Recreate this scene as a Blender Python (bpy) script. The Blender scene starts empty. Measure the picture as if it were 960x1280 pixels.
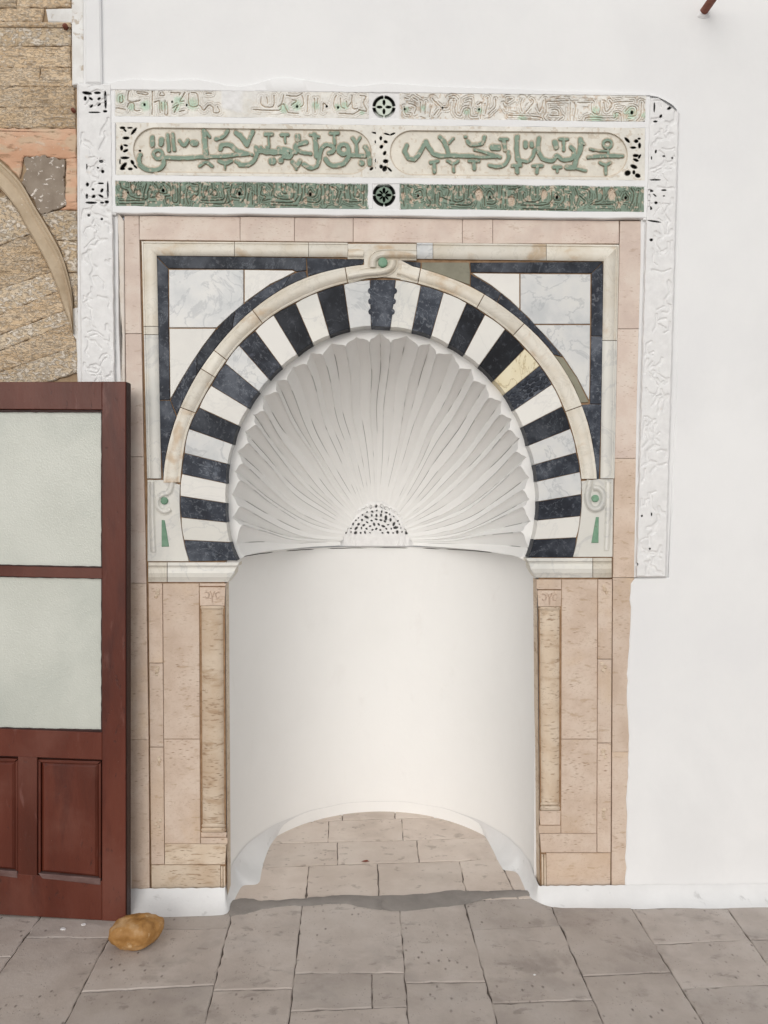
import bpy, bmesh, math, random
import numpy as np
from mathutils import Vector, Matrix, Euler, noise as mnoise
random.seed(7); rng = np.random.default_rng(7)
SC = bpy.context.scene; C = SC.collection

# ------------------------------------------------------------------ camera
F = 961.0                                   # focal length in pixels of a 960x1280 picture
CAM = Vector((0.0, -3.0, 1.60))
ROT = Euler((math.radians(90-1.25), 0, math.radians(-1.15)))
cd = bpy.data.cameras.new('camera'); cam = bpy.data.objects.new('camera', cd); C.objects.link(cam)
cam.location = CAM; cam.rotation_euler = ROT
cd.sensor_fit = 'VERTICAL'; cd.sensor_height = 36; cd.lens = 36*F/1280
cd.clip_start = .05; cd.clip_end = 500
SC.camera = cam
RM = ROT.to_matrix()

# ------------------------------------------------------------------ sky, sun, exposure
SUN_EL, SUN_AZ = math.radians(20), math.radians(192)      # azimuth from north (+y) clockwise: behind the camera
w = bpy.data.worlds.new('World'); SC.world = w; w.use_nodes = True
nt = w.node_tree; nt.nodes.clear()
sky = nt.nodes.new('ShaderNodeTexSky'); sky.sky_type = 'NISHITA'; sky.sun_disc = False
sky.sun_elevation = SUN_EL; sky.sun_rotation = SUN_AZ; sky.air_density = 1; sky.dust_density = 4
hs = nt.nodes.new('ShaderNodeHueSaturation'); hs.inputs['Saturation'].default_value = .22
bg = nt.nodes.new('ShaderNodeBackground'); bg.inputs[1].default_value = .12
wo = nt.nodes.new('ShaderNodeOutputWorld')
nt.links.new(sky.outputs[0], hs.inputs['Color']); nt.links.new(hs.outputs[0], bg.inputs[0]); nt.links.new(bg.outputs[0], wo.inputs[0])
sl = bpy.data.lights.new('sun', 'SUN'); sl.energy = 1.5; sl.angle = math.radians(165); sl.color = (1, .985, .965)
so = bpy.data.objects.new('sun', sl); C.objects.link(so)
sd = Vector((math.sin(SUN_AZ)*math.cos(SUN_EL), math.cos(SUN_AZ)*math.cos(SUN_EL), math.sin(SUN_EL)))
so.rotation_euler = sd.to_track_quat('Z', 'Y').to_euler()
so.location = (-1, -6, 6)
SC.view_settings.view_transform = 'Standard'; SC.view_settings.look = 'None'
SC.view_settings.exposure = -0.43; SC.view_settings.gamma = 1
SC.cycles.max_bounces = 14; SC.cycles.diffuse_bounces = 12
SC.render.resolution_x = 768; SC.render.resolution_y = 1024

# ------------------------------------------------------------------ picture point -> place
def ray(px, py): return RM @ Vector(((px-480)/F, (640-py)/F, -1))
def W(px, py, d=0.0):                        # on the plane d metres in front of the wall
    v = ray(px, py); return CAM + v*((-d-CAM.y)/v.y)
def G(px, py, z=0.0):                        # on the ground
    v = ray(px, py); return CAM + v*((z-CAM.z)/v.z)
RMn = np.array(RM)
def Wn(PX, PY, D):                           # the same for arrays
    v = np.stack([(PX-480)/F, (640-PY)/F, -np.ones_like(PX)], -1) @ RMn.T
    t = (-D-CAM.y)/v[..., 1]
    return np.array(CAM) + v*t[..., None]
PXM = 3.0/F                                  # metres per pixel on the wall

# ------------------------------------------------------------------ things
def tag(o, label=None, cat=None, group=None, kind=None):
    if label: o['label'] = label
    if cat: o['category'] = cat
    if group: o['group'] = group
    if kind: o['kind'] = kind
    return o
def thing(name, loc, label, cat, group=None):
    o = bpy.data.objects.new(name, None); C.objects.link(o); o.location = loc
    o.empty_display_size = .1
    return tag(o, label, cat, group)
def wm(o):
    m = Matrix.Translation(o.location)
    return wm(o.parent) @ o.matrix_parent_inverse @ m if o.parent else m
def link(name, me, mat, parent=None, smooth=False):
    o = bpy.data.objects.new(name, me); C.objects.link(o)
    if mat is not None: me.materials.append(mat)
    if parent is not None:
        o.parent = parent
        o.matrix_parent_inverse = wm(parent).inverted()
    if smooth: me.polygons.foreach_set('use_smooth', [True]*len(me.polygons))
    return o
def mesh(name, vs, fs, mat, parent=None, smooth=False):
    me = bpy.data.meshes.new(name); me.from_pydata([tuple(v) for v in vs], [], fs); me.validate(); me.update()
    return link(name, me, mat, parent, smooth)

def area(p): return .5*sum(p[i][0]*p[(i+1) % len(p)][1]-p[(i+1) % len(p)][0]*p[i][1] for i in range(len(p)))
def inset(p, a):                             # p counter-clockwise 2-D, moved inwards by a
    n = len(p); out = []
    for i in range(n):
        x0, y0 = p[i-1]; x1, y1 = p[i]; x2, y2 = p[(i+1) % n]
        e1 = (x1-x0, y1-y0); e2 = (x2-x1, y2-y1)
        l1 = math.hypot(*e1) or 1e-9; l2 = math.hypot(*e2) or 1e-9
        n1 = (-e1[1]/l1, e1[0]/l1); n2 = (-e2[1]/l2, e2[0]/l2)
        bx, by = n1[0]+n2[0], n1[1]+n2[1]; q = max(.35, (bx*bx+by*by)/2)
        out.append((x1+bx*a/q, y1+by*a/q))
    return out
def slab_geo(pts, front, back, ch=.0016, gap=0.0, jit=0.0, tilt=0.0):
    """pts: picture points of the outline on the wall; real thickness from back to front"""
    q = [W(x, y, front) for x, y in pts]; p = [(v.x, v.z) for v in q]
    if area(p) < 0: p.reverse()
    if gap: p = inset(p, gap)
    i = inset(p, ch); f = front + random.uniform(-jit, jit)
    cx = sum(a[0] for a in p)/len(p); cz = sum(a[1] for a in p)/len(p)
    tx, tz = random.uniform(-tilt, tilt), random.uniform(-tilt, tilt)
    n = len(p); vs = [(x, -(f-ch*.8+tx*(x-cx)+tz*(z-cz)), z) for x, z in p]
    vs += [(x, -(f+tx*(x-cx)+tz*(z-cz)), z) for x, z in i] + [(x, -back, z) for x, z in p]
    fs = [tuple(range(n, 2*n))]
    for k in range(n):
        m = (k+1) % n
        fs.append((k, m, n+m, n+k)); fs.append((2*n+k, 2*n+m, m, k))
    return vs, fs
def slab(name, pts, front, back, mat, parent=None, **k):
    vs, fs = slab_geo(pts, front, back, **k); return mesh(name, vs, fs, mat, parent)
def loft(name, A, B, prof, mat, parent=None, smooth=True, caps=True):
    """A, B: picture points along both sides of a moulding; prof: (across 0..1, depth)"""
    n = len(A); m = len(prof); vs = []; fs = []
    for a, b in zip(A, B):
        for u, d in prof: vs.append(W(a[0]+(b[0]-a[0])*u, a[1]+(b[1]-a[1])*u, d))
    for i in range(n-1):
        for j in range(m-1):
            fs.append((i*m+j, i*m+j+1, (i+1)*m+j+1, (i+1)*m+j))
    if caps: fs += [tuple(range(m)), tuple((n-1)*m+j for j in reversed(range(m)))]
    me = bpy.data.meshes.new(name); me.from_pydata([tuple(v) for v in vs], [], fs); me.validate()
    bm = bmesh.new(); bm.from_mesh(me); bmesh.ops.recalc_face_normals(bm, faces=bm.faces); bm.to_mesh(me); bm.free()
    o = link(name, me, mat, parent, smooth)
    if smooth:
        me.polygons.foreach_set('use_smooth', [len(p.vertices) == 4 for p in me.polygons]); me.set_sharp_from_angle(angle=math.radians(38))
    return o
def grid_mesh(name, P, mat, parent=None, col=None, mask=None, smooth=True):
    """P: (ny, nx, 3) points; col: (ny, nx, 3) own colours; mask: quads to keep (ny-1, nx-1)"""
    ny, nx = P.shape[:2]
    idx = np.arange(ny*nx).reshape(ny, nx)
    q = np.stack([idx[:-1, :-1], idx[1:, :-1], idx[1:, 1:], idx[:-1, 1:]], -1)
    q = q[mask] if mask is not None else q.reshape(-1, 4)
    used, inv = np.unique(q, return_inverse=True); q = inv.reshape(-1, 4)
    V = P.reshape(-1, 3)[used]
    me = bpy.data.meshes.new(name)
    me.vertices.add(len(V)); me.vertices.foreach_set('co', V.astype(np.float32).ravel())
    me.loops.add(q.size); me.loops.foreach_set('vertex_index', q.astype(np.int32).ravel())
    me.polygons.add(len(q)); me.polygons.foreach_set('loop_start', np.arange(0, q.size, 4, dtype=np.int32))
    try: me.polygons.foreach_set('loop_total', np.full(len(q), 4, dtype=np.int32))
    except Exception: pass
    me.update(calc_edges=True)
    if col is not None:
        a = me.color_attributes.new('Col', 'FLOAT_COLOR', 'POINT')
        c = np.ones((len(V), 4), np.float32); c[:, :3] = col.reshape(-1, 3)[used]; a.data.foreach_set('color', c.ravel())
    return link(name, me, mat, parent, smooth)
def cat(pts, n=6):                           # smooth curve through points
    p = [pts[0]]+list(pts)+[pts[-1]]; out = []
    for i in range(1, len(p)-2):
        for k in range(n):
            t = k/n; a, b, c, d = [np.array(p[i+j], float) for j in (-1, 0, 1, 2)]
            out.append(tuple(.5*((2*b)+(c-a)*t+(2*a-5*b+4*c-d)*t*t+(3*b-a-3*c+d)*t**3)))
    out.append(tuple(pts[-1])); return out

# ------------------------------------------------------------------ materials
def mk(name, cols, scale=6, detail=6, rough=.7, stretch=(1, 1, 1), layers=(), bump=.15, bscale=60, bdist=.004,
       attr=False, spec=.35, rnd=True, objvar=.06, bstretch=None, coat=0):
    m = bpy.data.materials.new(name); m.use_nodes = True; n = m.node_tree.nodes; l = m.node_tree.links
    b = n['Principled BSDF']; b.inputs['Roughness'].default_value = rough
    b.inputs['Specular IOR Level'].default_value = spec; b.inputs['Coat Weight'].default_value = coat
    tc = n.new('ShaderNodeTexCoord'); oi = n.new('ShaderNodeObjectInfo')
    add = n.new('ShaderNodeVectorMath'); add.operation = 'ADD'; l.new(tc.outputs['Object'], add.inputs[0])
    if rnd:
        s = n.new('ShaderNodeVectorMath'); s.operation = 'SCALE'; s.inputs[0].default_value = (7.3, 4.1, 9.7)
        l.new(oi.outputs['Random'], s.inputs['Scale']); l.new(s.outputs[0], add.inputs[1])
    def vec(st):
        v = n.new('ShaderNodeVectorMath'); v.operation = 'MULTIPLY'; v.inputs[1].default_value = st
        l.new(add.outputs[0], v.inputs[0]); return v.outputs[0]
    def noi(sc, st, det=5, dist=0.0):
        t = n.new('ShaderNodeTexNoise'); t.inputs['Scale'].default_value = sc; t.inputs['Detail'].default_value = det
        t.inputs['Distortion'].default_value = dist; t.inputs['Roughness'].default_value = .6
        l.new(vec(st), t.inputs['Vector']); return t.outputs['Fac']
    def rng_(x, lo, hi, o0=0, o1=1):
        r = n.new('ShaderNodeMapRange'); r.inputs[1].default_value = lo; r.inputs[2].default_value = hi
        r.inputs[3].default_value = o0; r.inputs[4].default_value = o1; r.interpolation_type = 'SMOOTHSTEP'
        l.new(x, r.inputs[0]); return r.outputs[0]
    base = noi(scale, stretch, detail)
    cr = n.new('ShaderNodeValToRGB'); l.new(rng_(base, .3, .7), cr.inputs[0])
    while len(cr.color_ramp.elements) < len(cols): cr.color_ramp.elements.new(.5)
    for i, c in enumerate(cols):
        cr.color_ramp.elements[i].position = i/max(1, len(cols)-1); cr.color_ramp.elements[i].color = (*c, 1)
    cur = cr.outputs[0]
    if attr:
        at = n.new('ShaderNodeAttribute'); at.attribute_name = 'Col'
        mx = n.new('ShaderNodeMix'); mx.data_type = 'RGBA'; mx.blend_type = 'MULTIPLY'; mx.inputs[0].default_value = 1
        l.new(at.outputs['Color'], mx.inputs[6]); l.new(cur, mx.inputs[7]); cur = mx.outputs[2]
    hts = []
    for L in layers:
        kind, col, sc, lo, hi = L[:5]; st = L[5] if len(L) > 5 else (1, 1, 1); amt = L[6] if len(L) > 6 else 1; h = L[7] if len(L) > 7 else 0
        if kind == 'noise': x = rng_(noi(sc, st, 6, .3), lo, hi)
        elif kind == 'vein':
            a = n.new('ShaderNodeMath'); a.operation = 'SUBTRACT'; a.inputs[1].default_value = .5; l.new(noi(sc, st, 8, 1.2), a.inputs[0])
            c = n.new('ShaderNodeMath'); c.operation = 'ABSOLUTE'; l.new(a.outputs[0], c.inputs[0]); x = rng_(c.outputs[0], hi, lo)
        elif kind == 'spot':
            v = n.new('ShaderNodeTexVoronoi'); v.inputs['Scale'].default_value = sc; l.new(vec(st), v.inputs['Vector'])
            y = rng_(v.outputs['Distance'], hi, lo)
            z = rng_(noi(sc*.13, (1, 1, 1), 3), .47, .6)
            mu = n.new('ShaderNodeMath'); mu.operation = 'MULTIPLY'; l.new(y, mu.inputs[0]); l.new(z, mu.inputs[1]); x = mu.outputs[0]
        a = n.new('ShaderNodeMath'); a.operation = 'MULTIPLY'; a.inputs[1].default_value = amt; l.new(x, a.inputs[0])
        mx = n.new('ShaderNodeMix'); mx.data_type = 'RGBA'; l.new(a.outputs[0], mx.inputs[0]); l.new(cur, mx.inputs[6]); mx.inputs[7].default_value = (*col, 1)
        cur = mx.outputs[2]
        if h: hts.append((x, h))
    if objvar:
        hsv = n.new('ShaderNodeHueSaturation'); l.new(rng_(oi.outputs['Random'], 0, 1, 1-objvar, 1+objvar), hsv.inputs['Value'])
        l.new(cur, hsv.inputs['Color']); cur = hsv.outputs[0]
    l.new(cur, b.inputs['Base Color'])
    hh = noi(bscale, bstretch or stretch, 8)
    for x, h in hts:
        a = n.new('ShaderNodeMath'); a.operation = 'MULTIPLY_ADD'; a.inputs[1].default_value = h; l.new(x, a.inputs[0]); l.new(hh, a.inputs[2]); hh = a.outputs[0]
    bp = n.new('ShaderNodeBump'); bp.inputs['Strength'].default_value = bump; bp.inputs['Distance'].default_value = bdist
    l.new(hh, bp.inputs['Height']); l.new(bp.outputs[0], b.inputs['Normal'])
    return m
PLASTER = mk('white_limewash', [(.775, .78, .79), (.80, .805, .81), (.82, .825, .83)], 1.5, 7, .85, bump=.5, bscale=7, bdist=.010, rnd=False, objvar=0, bstretch=(1, 1, .6),
             layers=[('noise', (.70, .705, .715), 1.3, .5, .72, (1, 1, 1), .4), ('spot', (.4, .38, .36), 7, .0, .018, (1, 1, 1), .6, -.5)])
PLASTER_R = mk('rough_limewash', [(.76, .765, .775), (.81, .81, .82)], 8, 6, .85, bump=.5, bscale=35, bdist=.006, rnd=False, objvar=0,
             layers=[('noise', (.52, .53, .56), 12, .66, .82, (1, 1, 1), .6)])
SKIRT = mk('greyed_limewash', [(.71, .715, .72), (.78, .785, .79)], 5, 6, .85, bump=.4, bscale=30, bdist=.004, rnd=False, objvar=0, layers=[('noise', (.42, .42, .42), 14, .62, .72, (1, 1, 1), .6)])
CARVED = mk('carved_plaster', [(.9, .9, .9), (1, 1, 1)], 30, 6, .85, attr=True, bump=.35, bscale=110, bdist=.003, rnd=False, objvar=0,
            layers=[('noise', (.62, .52, .42), 24, .63, .75, (1, 1, 1), .25)])
SHELL = mk('shell_limewash', [(.98, .98, .98), (1, 1, 1)], 8, 4, .85, attr=True, bump=.15, bscale=30, bdist=.004, rnd=False, objvar=0)
MARBLE = mk('white_marble', [(.60, .60, .57), (.68, .67, .63), (.72, .71, .66)], 5, 7, .42, layers=[
    ('vein', (.42, .43, .44), 5, .0, .03, (1, 1, 1), .35), ('noise', (.50, .51, .52), 14, .58, .8, (1, 1, 1), .4), ('noise', (.66, .56, .38), 3.5, .62, .8, (1, 1, 1), .4)], bump=.08, bscale=90, bdist=.002, objvar=.07)
MARBLE_G = mk('grey_marble', [(.52, .54, .55), (.62, .63, .63), (.68, .68, .66)], 7, 8, .4, layers=[
    ('vein', (.36, .38, .40), 6, .0, .035, (1, 1, 1), .5), ('noise', (.42, .44, .46), 9, .6, .8, (1, 1, 1), .5)], bump=.06, bscale=90, bdist=.002, objvar=.05)
MARBLE_W = mk('bright_marble', [(.70, .69, .66), (.75, .74, .70)], 5, 5, .42, layers=[
    ('vein', (.55, .55, .54), 3, .0, .02, (1, 1, 1), .3)], bump=.05, bscale=90, bdist=.002, objvar=.03)
CREAM = mk('cream_marble', [(.62, .56, .46), (.68, .64, .56), (.72, .69, .62)], 6, 6, .45, layers=[
    ('noise', (.46, .30, .15), 7, .54, .68, (1, 1, 1), .6), ('vein', (.45, .42, .36), 9, .0, .02, (1, 1, 1), .3)], bump=.08, bscale=80, bdist=.002, objvar=.07)
SLATE = mk('blue_black_marble', [(.018, .021, .029), (.034, .040, .053), (.085, .095, .115)], 9, 8, .5, layers=[
    ('vein', (.28, .31, .35), 7, .0, .008, (1, 1, 1), .35), ('noise', (.17, .18, .20), 60, .56, .66, (1, 1, 1), .5), ('spot', (.22, .25, .29), 120, .0, .25, (1, 1, 1), .4), ('noise', (.13, .15, .18), 26, .58, .74, (1, 1, 1), .55)], bump=.2, bscale=90, bdist=.002, objvar=.35, spec=.15)
BLACK = mk('black_marble', [(.009, .010, .015), (.016, .019, .026), (.04, .045, .057)], 8, 8, .5, layers=[
    ('vein', (.26, .28, .32), 6, .0, .005, (1, 1, 1), .35), ('noise', (.12, .13, .15), 60, .58, .68, (1, 1, 1), .4), ('noise', (.09, .10, .13), 30, .58, .76, (1, 1, 1), .5)], bump=.2, bscale=90, bdist=.002, objvar=.4, spec=.15)
SHALE = mk('khaki_shale', [(.20, .19, .14), (.26, .25, .19)], 14, 8, .6, bump=.2, bscale=90, bdist=.002,
           layers=[('noise', (.13, .12, .09), 18, .6, .75, (1, 1, 3), .5)])
YELLOW = mk('yellow_marble', [(.70, .61, .40), (.76, .70, .52)], 6, 6, .45, layers=[('vein', (.35, .25, .1), 5, .0, .012, (1, 1, 1), .6)], bump=.08, bdist=.002)
PINK = mk('pink_limestone', [(.56, .44, .35), (.62, .50, .41), (.66, .55, .46)], 9, 7, .7, layers=[
    ('noise', (.62, .45, .28), 4, .55, .75, (1, 1, 1), .4), ('spot', (.26, .15, .08), 50, .0, .32, (.6, 1, 2.6), .9, -1.4), ('spot', (.34, .22, .14), 110, .0, .3, (.7, 1, 1.8), .7, -.8), ('noise', (.40, .27, .16), 26, .59, .67, (.7, 1, 2.4), .45, -.6), ('noise', (.50, .38, .28), 90, .52, .66, (1, 1, 1.5), .35, -.3), ('noise', (.52, .36, .22), 2.2, .52, .7, (1, 1, 1), .35)],
    bump=.35, bscale=90, bdist=.003, objvar=.04)
PINK_T = mk('pink_border_limestone', [(.60, .49, .43), (.66, .55, .48), (.70, .61, .54)], 9, 7, .7, layers=[
    ('noise', (.72, .66, .58), 7, .5, .7, (1, 1, 1), .4), ('spot', (.36, .23, .15), 60, .0, .28, (.7, 1, 2.2), .75, -1), ('spot', (.44, .31, .22), 130, .0, .28, (.7, 1, 1.6), .6, -.6), ('noise', (.46, .34, .26), 30, .60, .67, (.6, 1, 2.5), .5, -.5)],
    bump=.25, bscale=90, bdist=.003, objvar=.03)
TAN = mk('tan_limestone', [(.55, .425, .31), (.61, .50, .385), (.66, .56, .45)], 7, 7, .72, layers=[
    ('noise', (.36, .23, .13), 11, .52, .72, (.7, 1, 2.5), .6), ('spot', (.22, .13, .07), 46, .0, .34, (.6, 1, 2.6), .9, -1.4), ('spot', (.30, .19, .11), 110, .0, .3, (.7, 1, 1.8), .7, -.8), ('noise', (.3, .19, .11), 34, .58, .65, (.5, 1, 3), .6, -.6)], bump=.45, bscale=80, bdist=.004, objvar=.04)
GROUT = mk('brown_grout', [(.22, .13, .07), (.34, .22, .13)], 30, 5, .9, objvar=0, rnd=False)
RENDER_PINK = mk('old_lime_border', [(.66, .59, .52), (.72, .67, .62)], 14, 6, .8, bump=.4, bscale=50, bdist=.004, layers=[('noise', (.5, .38, .28), 30, .62, .75, (1, 1, 1), .4)])
ERODED = [('noise', (.66, .58, .48), 62, .50, .58, (1, 1, 2.2), .6, .8), ('noise', (.38, .27, .17), 75, .56, .64, (1, 1, 2), .45, -.5), ('noise', (.66, .49, .31), 6, .5, .65, (1, 1, 2.5), .5), ('noise', (.36, .25, .15), 22, .57, .68, (.6, 1, 4.5), .5, -1.0), ('spot', (.76, .70, .62), 75, .0, .3, (.8, 1, 1.8), .85, .6)]
LIME = mk('weathered_limestone', [(.52, .375, .23), (.63, .48, .32), (.68, .55, .40)], 7, 8, .85, stretch=(1, 1, 3.0), layers=ERODED, bump=.8, bscale=60, bdist=.006, objvar=.1)
LIME_RED = mk('red_ochre_limestone', [(.52, .30, .19), (.60, .38, .26), (.60, .45, .32)], 5, 7, .85, stretch=(1, 1, 1.6), layers=[('noise', (.52, .41, .29), 8, .5, .6, (1, 1, 2.5), .7), ('noise', (.27, .16, .09), 20, .58, .66, (.7, 1, 3), .6, -.8), ('noise', (.6, .5, .4), 22, .62, .7, (1, 1, 1.4), .6, .5), ('spot', (.78, .7, .62), 60, .0, .2, (1, 1, 1), .7, .5)], bump=.5, bscale=60, bdist=.005, objvar=.05)
LIME_GREY = mk('grey_mortar_patch', [(.23, .185, .145), (.31, .26, .21)], 14, 7, .9, layers=[('noise', (.76, .70, .64), 42, .585, .62, (1, 1, 1.3), .95, .7), ('noise', (.42, .31, .2), 7, .6, .7, (1, 1, 1), .6)], bump=.5, bscale=70, bdist=.004, objvar=0)
LIME_PALE = mk('flaky_pale_limestone', [(.54, .41, .265), (.64, .54, .41)], 9, 8, .85, stretch=(1, 1, 1.8), layers=[('noise', (.70, .64, .56), 48, .47, .57, (1, 1, 1.5), .8, .8), ('noise', (.34, .24, .15), 85, .55, .63, (1, 1, 2), .5, -.6), ('noise', (.40, .29, .18), 34, .60, .7, (1, 1, 2.2), .5, -.9)], bump=.8, bscale=60, bdist=.006, objvar=.08)
MOULD = mk('limestone_moulding', [(.38, .29, .19), (.46, .365, .255), (.53, .43, .31)], 7, 7, .8, layers=[('spot', (.78, .72, .64), 40, .0, .16, (1, 1, 1), .8, .4), ('noise', (.25, .18, .11), 16, .6, .75, (1, 1, 1), .4)], bump=.4, bscale=70, bdist=.004, objvar=0)
FLAKES = mk('flaking_limewash', [(.66, .65, .63), (.76, .76, .75)], 14, 7, .85, bump=.5, bscale=60, bdist=.005, layers=[('noise', (.42, .33, .23), 22, .58, .66, (1, 1, 1), .7, -.6)])
pits = [('noise', (.30, .265, .245), 3.2, .5, .7, (1, 1, 1), .5), ('noise', (.50, .45, .415), 9, .52, .7, (1, 1, 1), .5), ('spot', (.11, .09, .08), 34, .0, .22, (1, .6, 1), .8, -1.4), ('spot', (.17, .145, .13), 90, .0, .28, (1, .7, 1), .7, -.8), ('noise', (.27, .235, .21), 5, .56, .70, (1, 1.3, 1), .55), ('noise', (.22, .19, .17), 13, .59, .70, (1, 1.6, 1), .5, -.4), ('spot', (.5, .47, .44), 18, .0, .07, (1, 1, 1), .7)]
PAVE = mk('worn_paving_limestone', [(.395, .345, .312), (.45, .397, .36), (.49, .44, .405)], 5, 8, .62, layers=pits, bump=.4, bscale=60, bdist=.004, objvar=.1)
PAVE_IN = mk('pale_paving_limestone', [(.55, .47, .41), (.60, .52, .46), (.64, .565, .505)], 5, 8, .62, layers=[('noise', (.40, .335, .29), 4, .5, .7, (1, 1, 1), .4), ('spot', (.16, .125, .1), 30, .0, .22, (1, 1, 1), .75, -1.2), ('noise', (.26, .21, .175), 16, .58, .68, (1, 1.5, 1), .5, -.4)], bump=.35, bscale=60, bdist=.004, objvar=.07)
JOINT = mk('dark_joint_earth', [(.10, .085, .074), (.20, .17, .15)], 20, 6, .95, objvar=0, rnd=False)
FILL_GROUND = mk('pale_fill_ground', [(.58, .58, .575), (.63, .63, .625)], 3, 6, .7, objvar=0, rnd=False)  # unseen ground made pale to bounce fill light into the niche
CEMENT = mk('grey_cement', [(.235, .215, .20), (.29, .265, .245)], 12, 7, .85, bump=.4, bscale=70, bdist=.004, layers=[('spot', (.6, .58, .55), 50, .0, .1, (1, 1, 1), .7)], objvar=0)
PAINT = mk('oxblood_paint', [(.075, .016, .008), (.095, .020, .010), (.12, .030, .017)], 5, 6, .4, stretch=(1, 1, .25), layers=[
    ('noise', (.20, .09, .075), 16, .60, .74, (1, 1, .25), .6, .3), ('noise', (.035, .010, .007), 40, .62, .70, (1, 1, .5), .6, -.6), ('spot', (.25, .17, .13), 70, .0, .09, (1, 1, .5), .6), ('noise', (.045, .009, .006), 6, .55, .7, (1, 1, .2), .6), ('noise', (.19, .085, .065), 1.7, .5, .68, (1, 1, 1), .3)],
    bump=.3, bscale=55, bdist=.003, bstretch=(1, 1, .3), objvar=.08, spec=.35, coat=.05)
PAINT_D = mk('dark_oxblood_edge', [(.022, .007, .006), (.04, .010, .008)], 8, 6, .5, bump=.4, bscale=60, objvar=0)
WORN = mk('worn_greyed_paint', [(.10, .05, .045), (.17, .11, .10)], 22, 6, .6, stretch=(.4, 1, 1), bump=.3, objvar=0)
GLASS = mk('frosted_glass', [(.54, .56, .51), (.60, .62, .57)], 2.5, 4, .2, bump=.5, bscale=150, bdist=.003, spec=.5, objvar=.02,
           layers=[('noise', (.44, .47, .43), 1.6, .42, .66, (1, 1, 1), .75), ('spot', (.66, .68, .63), 130, .0, .35, (1, 1, 1), .5, .5)])
AMBER = mk('amber_stone', [(.28, .135, .035), (.38, .20, .065), (.48, .31, .16)], 14, 8, .6, layers=[('noise', (.62, .46, .28), 34, .62, .72, (1, 1, 1), .6), ('noise', (.14, .06, .015), 16, .58, .75, (1, 1, 1), .6)], bump=.7, bscale=45, bdist=.006, coat=.0, objvar=0)
RUST = mk('rusty_iron', [(.16, .05, .03), (.26, .10, .07)], 30, 7, .7, layers=[('noise', (.5, .45, .42), 24, .64, .7, (1, 1, 1), .7)], bump=.5, bscale=90, objvar=0)
GREEN_IN = mk('green_inlay', [(.13, .26, .17), (.20, .34, .24)], 30, 6, .5, layers=[('noise', (.12, .14, .08), 60, .58, .7, (1, 1, 1), .5)], objvar=.1)
LEAF = mk('dry_leaf', [(.18, .035, .02), (.26, .07, .03)], 40, 4, .7, objvar=0)
DARK = mk('dark_cavity', [(.02, .018, .016), (.035, .03, .026)], 20, 3, .9, objvar=0)

NICHE = mk('niche_limewash', [(.83, .83, .82), (.85, .85, .84), (.86, .86, .85)], 1.5, 7, .85, bump=.45, bscale=7, bdist=.008, rnd=False, objvar=0, bstretch=(1, 1, .6), layers=[('noise', (.78, .77, .75), 9, .6, .74, (1, 1, .5), .25, .3), ('spot', (.4, .38, .36), 7, .0, .016, (1, 1, 1), .6, -.5)])
# ------------------------------------------------------------------ curves of the arch, read off the wall
AC = (476.0, 599.0)
def pol(p): return math.degrees(math.atan2(AC[1]-p[1], p[0]-AC[0])) % 360
def unw(t): return t-360 if t > 270 else t
def rfun(pts):
    d = sorted((unw(pol(p)), math.hypot(p[0]-AC[0], p[1]-AC[1])) for p in pts)
    T = np.array([a for a, _ in d]); R = np.array([b for _, b in d])
    return lambda t: float(np.mean(np.interp(np.array([t-4, t-2, t, t+2, t+4]), T, R)))
def PP(t, r): a = math.radians(t); return (AC[0]+r*math.cos(a), AC[1]-r*math.sin(a))
LO = [(462.6, 349.9), (429.7, 355.5), (396.4, 366), (369.5, 379), (342, 394), (319, 413.6), (298.7, 431.7), (281.7, 454.4), (264, 482), (249, 509.6), (236, 536), (230.5, 566.5), (227.5, 592.5), (225.5, 620), (226.5, 646.8), (230, 675), (237, 702)]
LI = [(464, 407.6), (437.5, 411), (412, 419.3), (391, 429), (371.6, 443), (351.8, 458), (336, 474), (323.5, 489.4), (310, 510), (298, 532), (291, 555.5), (284.5, 580), (283, 604.5), (282.5, 629), (283.5, 653), (288, 678), (297, 701)]
RO = [(494.6, 349.8), (526.3, 356.9), (554.4, 365.6), (583.3, 378.7), (606.3, 393.3), (631.6, 411.5), (655.8, 436), (674.4, 457.4), (690, 480.4), (703, 508), (713, 536), (720.5, 566), (725, 590), (726.5, 618), (725.4, 645), (720.5, 672), (716, 697)]
RI = [(488, 409), (515, 413), (539, 420), (560.7, 431), (580.5, 442.8), (599, 457), (617.4, 475.6), (631.6, 492.3), (643, 512.5), (653.5, 533.5), (660.5, 557), (668, 581), (671, 602), (673, 627), (671.5, 650.5), (667, 674.6), (660, 697)]
r_in = rfun(LI+RI); r_vo = rfun(LO+RO)
AOL = [(453, 330.5), (434, 333.5), (402, 340.5), (384, 346), (352.5, 361), (324, 380.5), (296, 405), (274.6, 429), (257, 452), (242.7, 474), (228.5, 502), (219.7, 523), (213, 545), (207.5, 567.5), (205, 582), (203.5, 602)]
AOR = [(501, 329.5), (525, 335), (558.8, 346), (586.5, 357), (610, 370.5), (634, 387), (661.7, 410), (681.5, 430), (699.3, 453), (717, 482), (726, 503.4), (735, 528), (740, 550), (743, 570), (747, 600)]
r_ao = rfun(AOL+AOR)
BOL = [(382, 338.3), (370, 340.5), (338, 356), (310, 375.7), (288.7, 393), (271, 411), (253, 434), (239, 455), (225, 478), (213, 499)]
BOR = [(588.5, 342), (614, 357), (638, 376), (661.7, 398.5), (681.5, 420), (703, 444.5)]
def arc(rf, t0, t1, n, dr=0): return [PP(t0+(t1-t0)*i/n, rf(t0+(t1-t0)*i/n)+dr) for i in range(n+1)]

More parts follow.
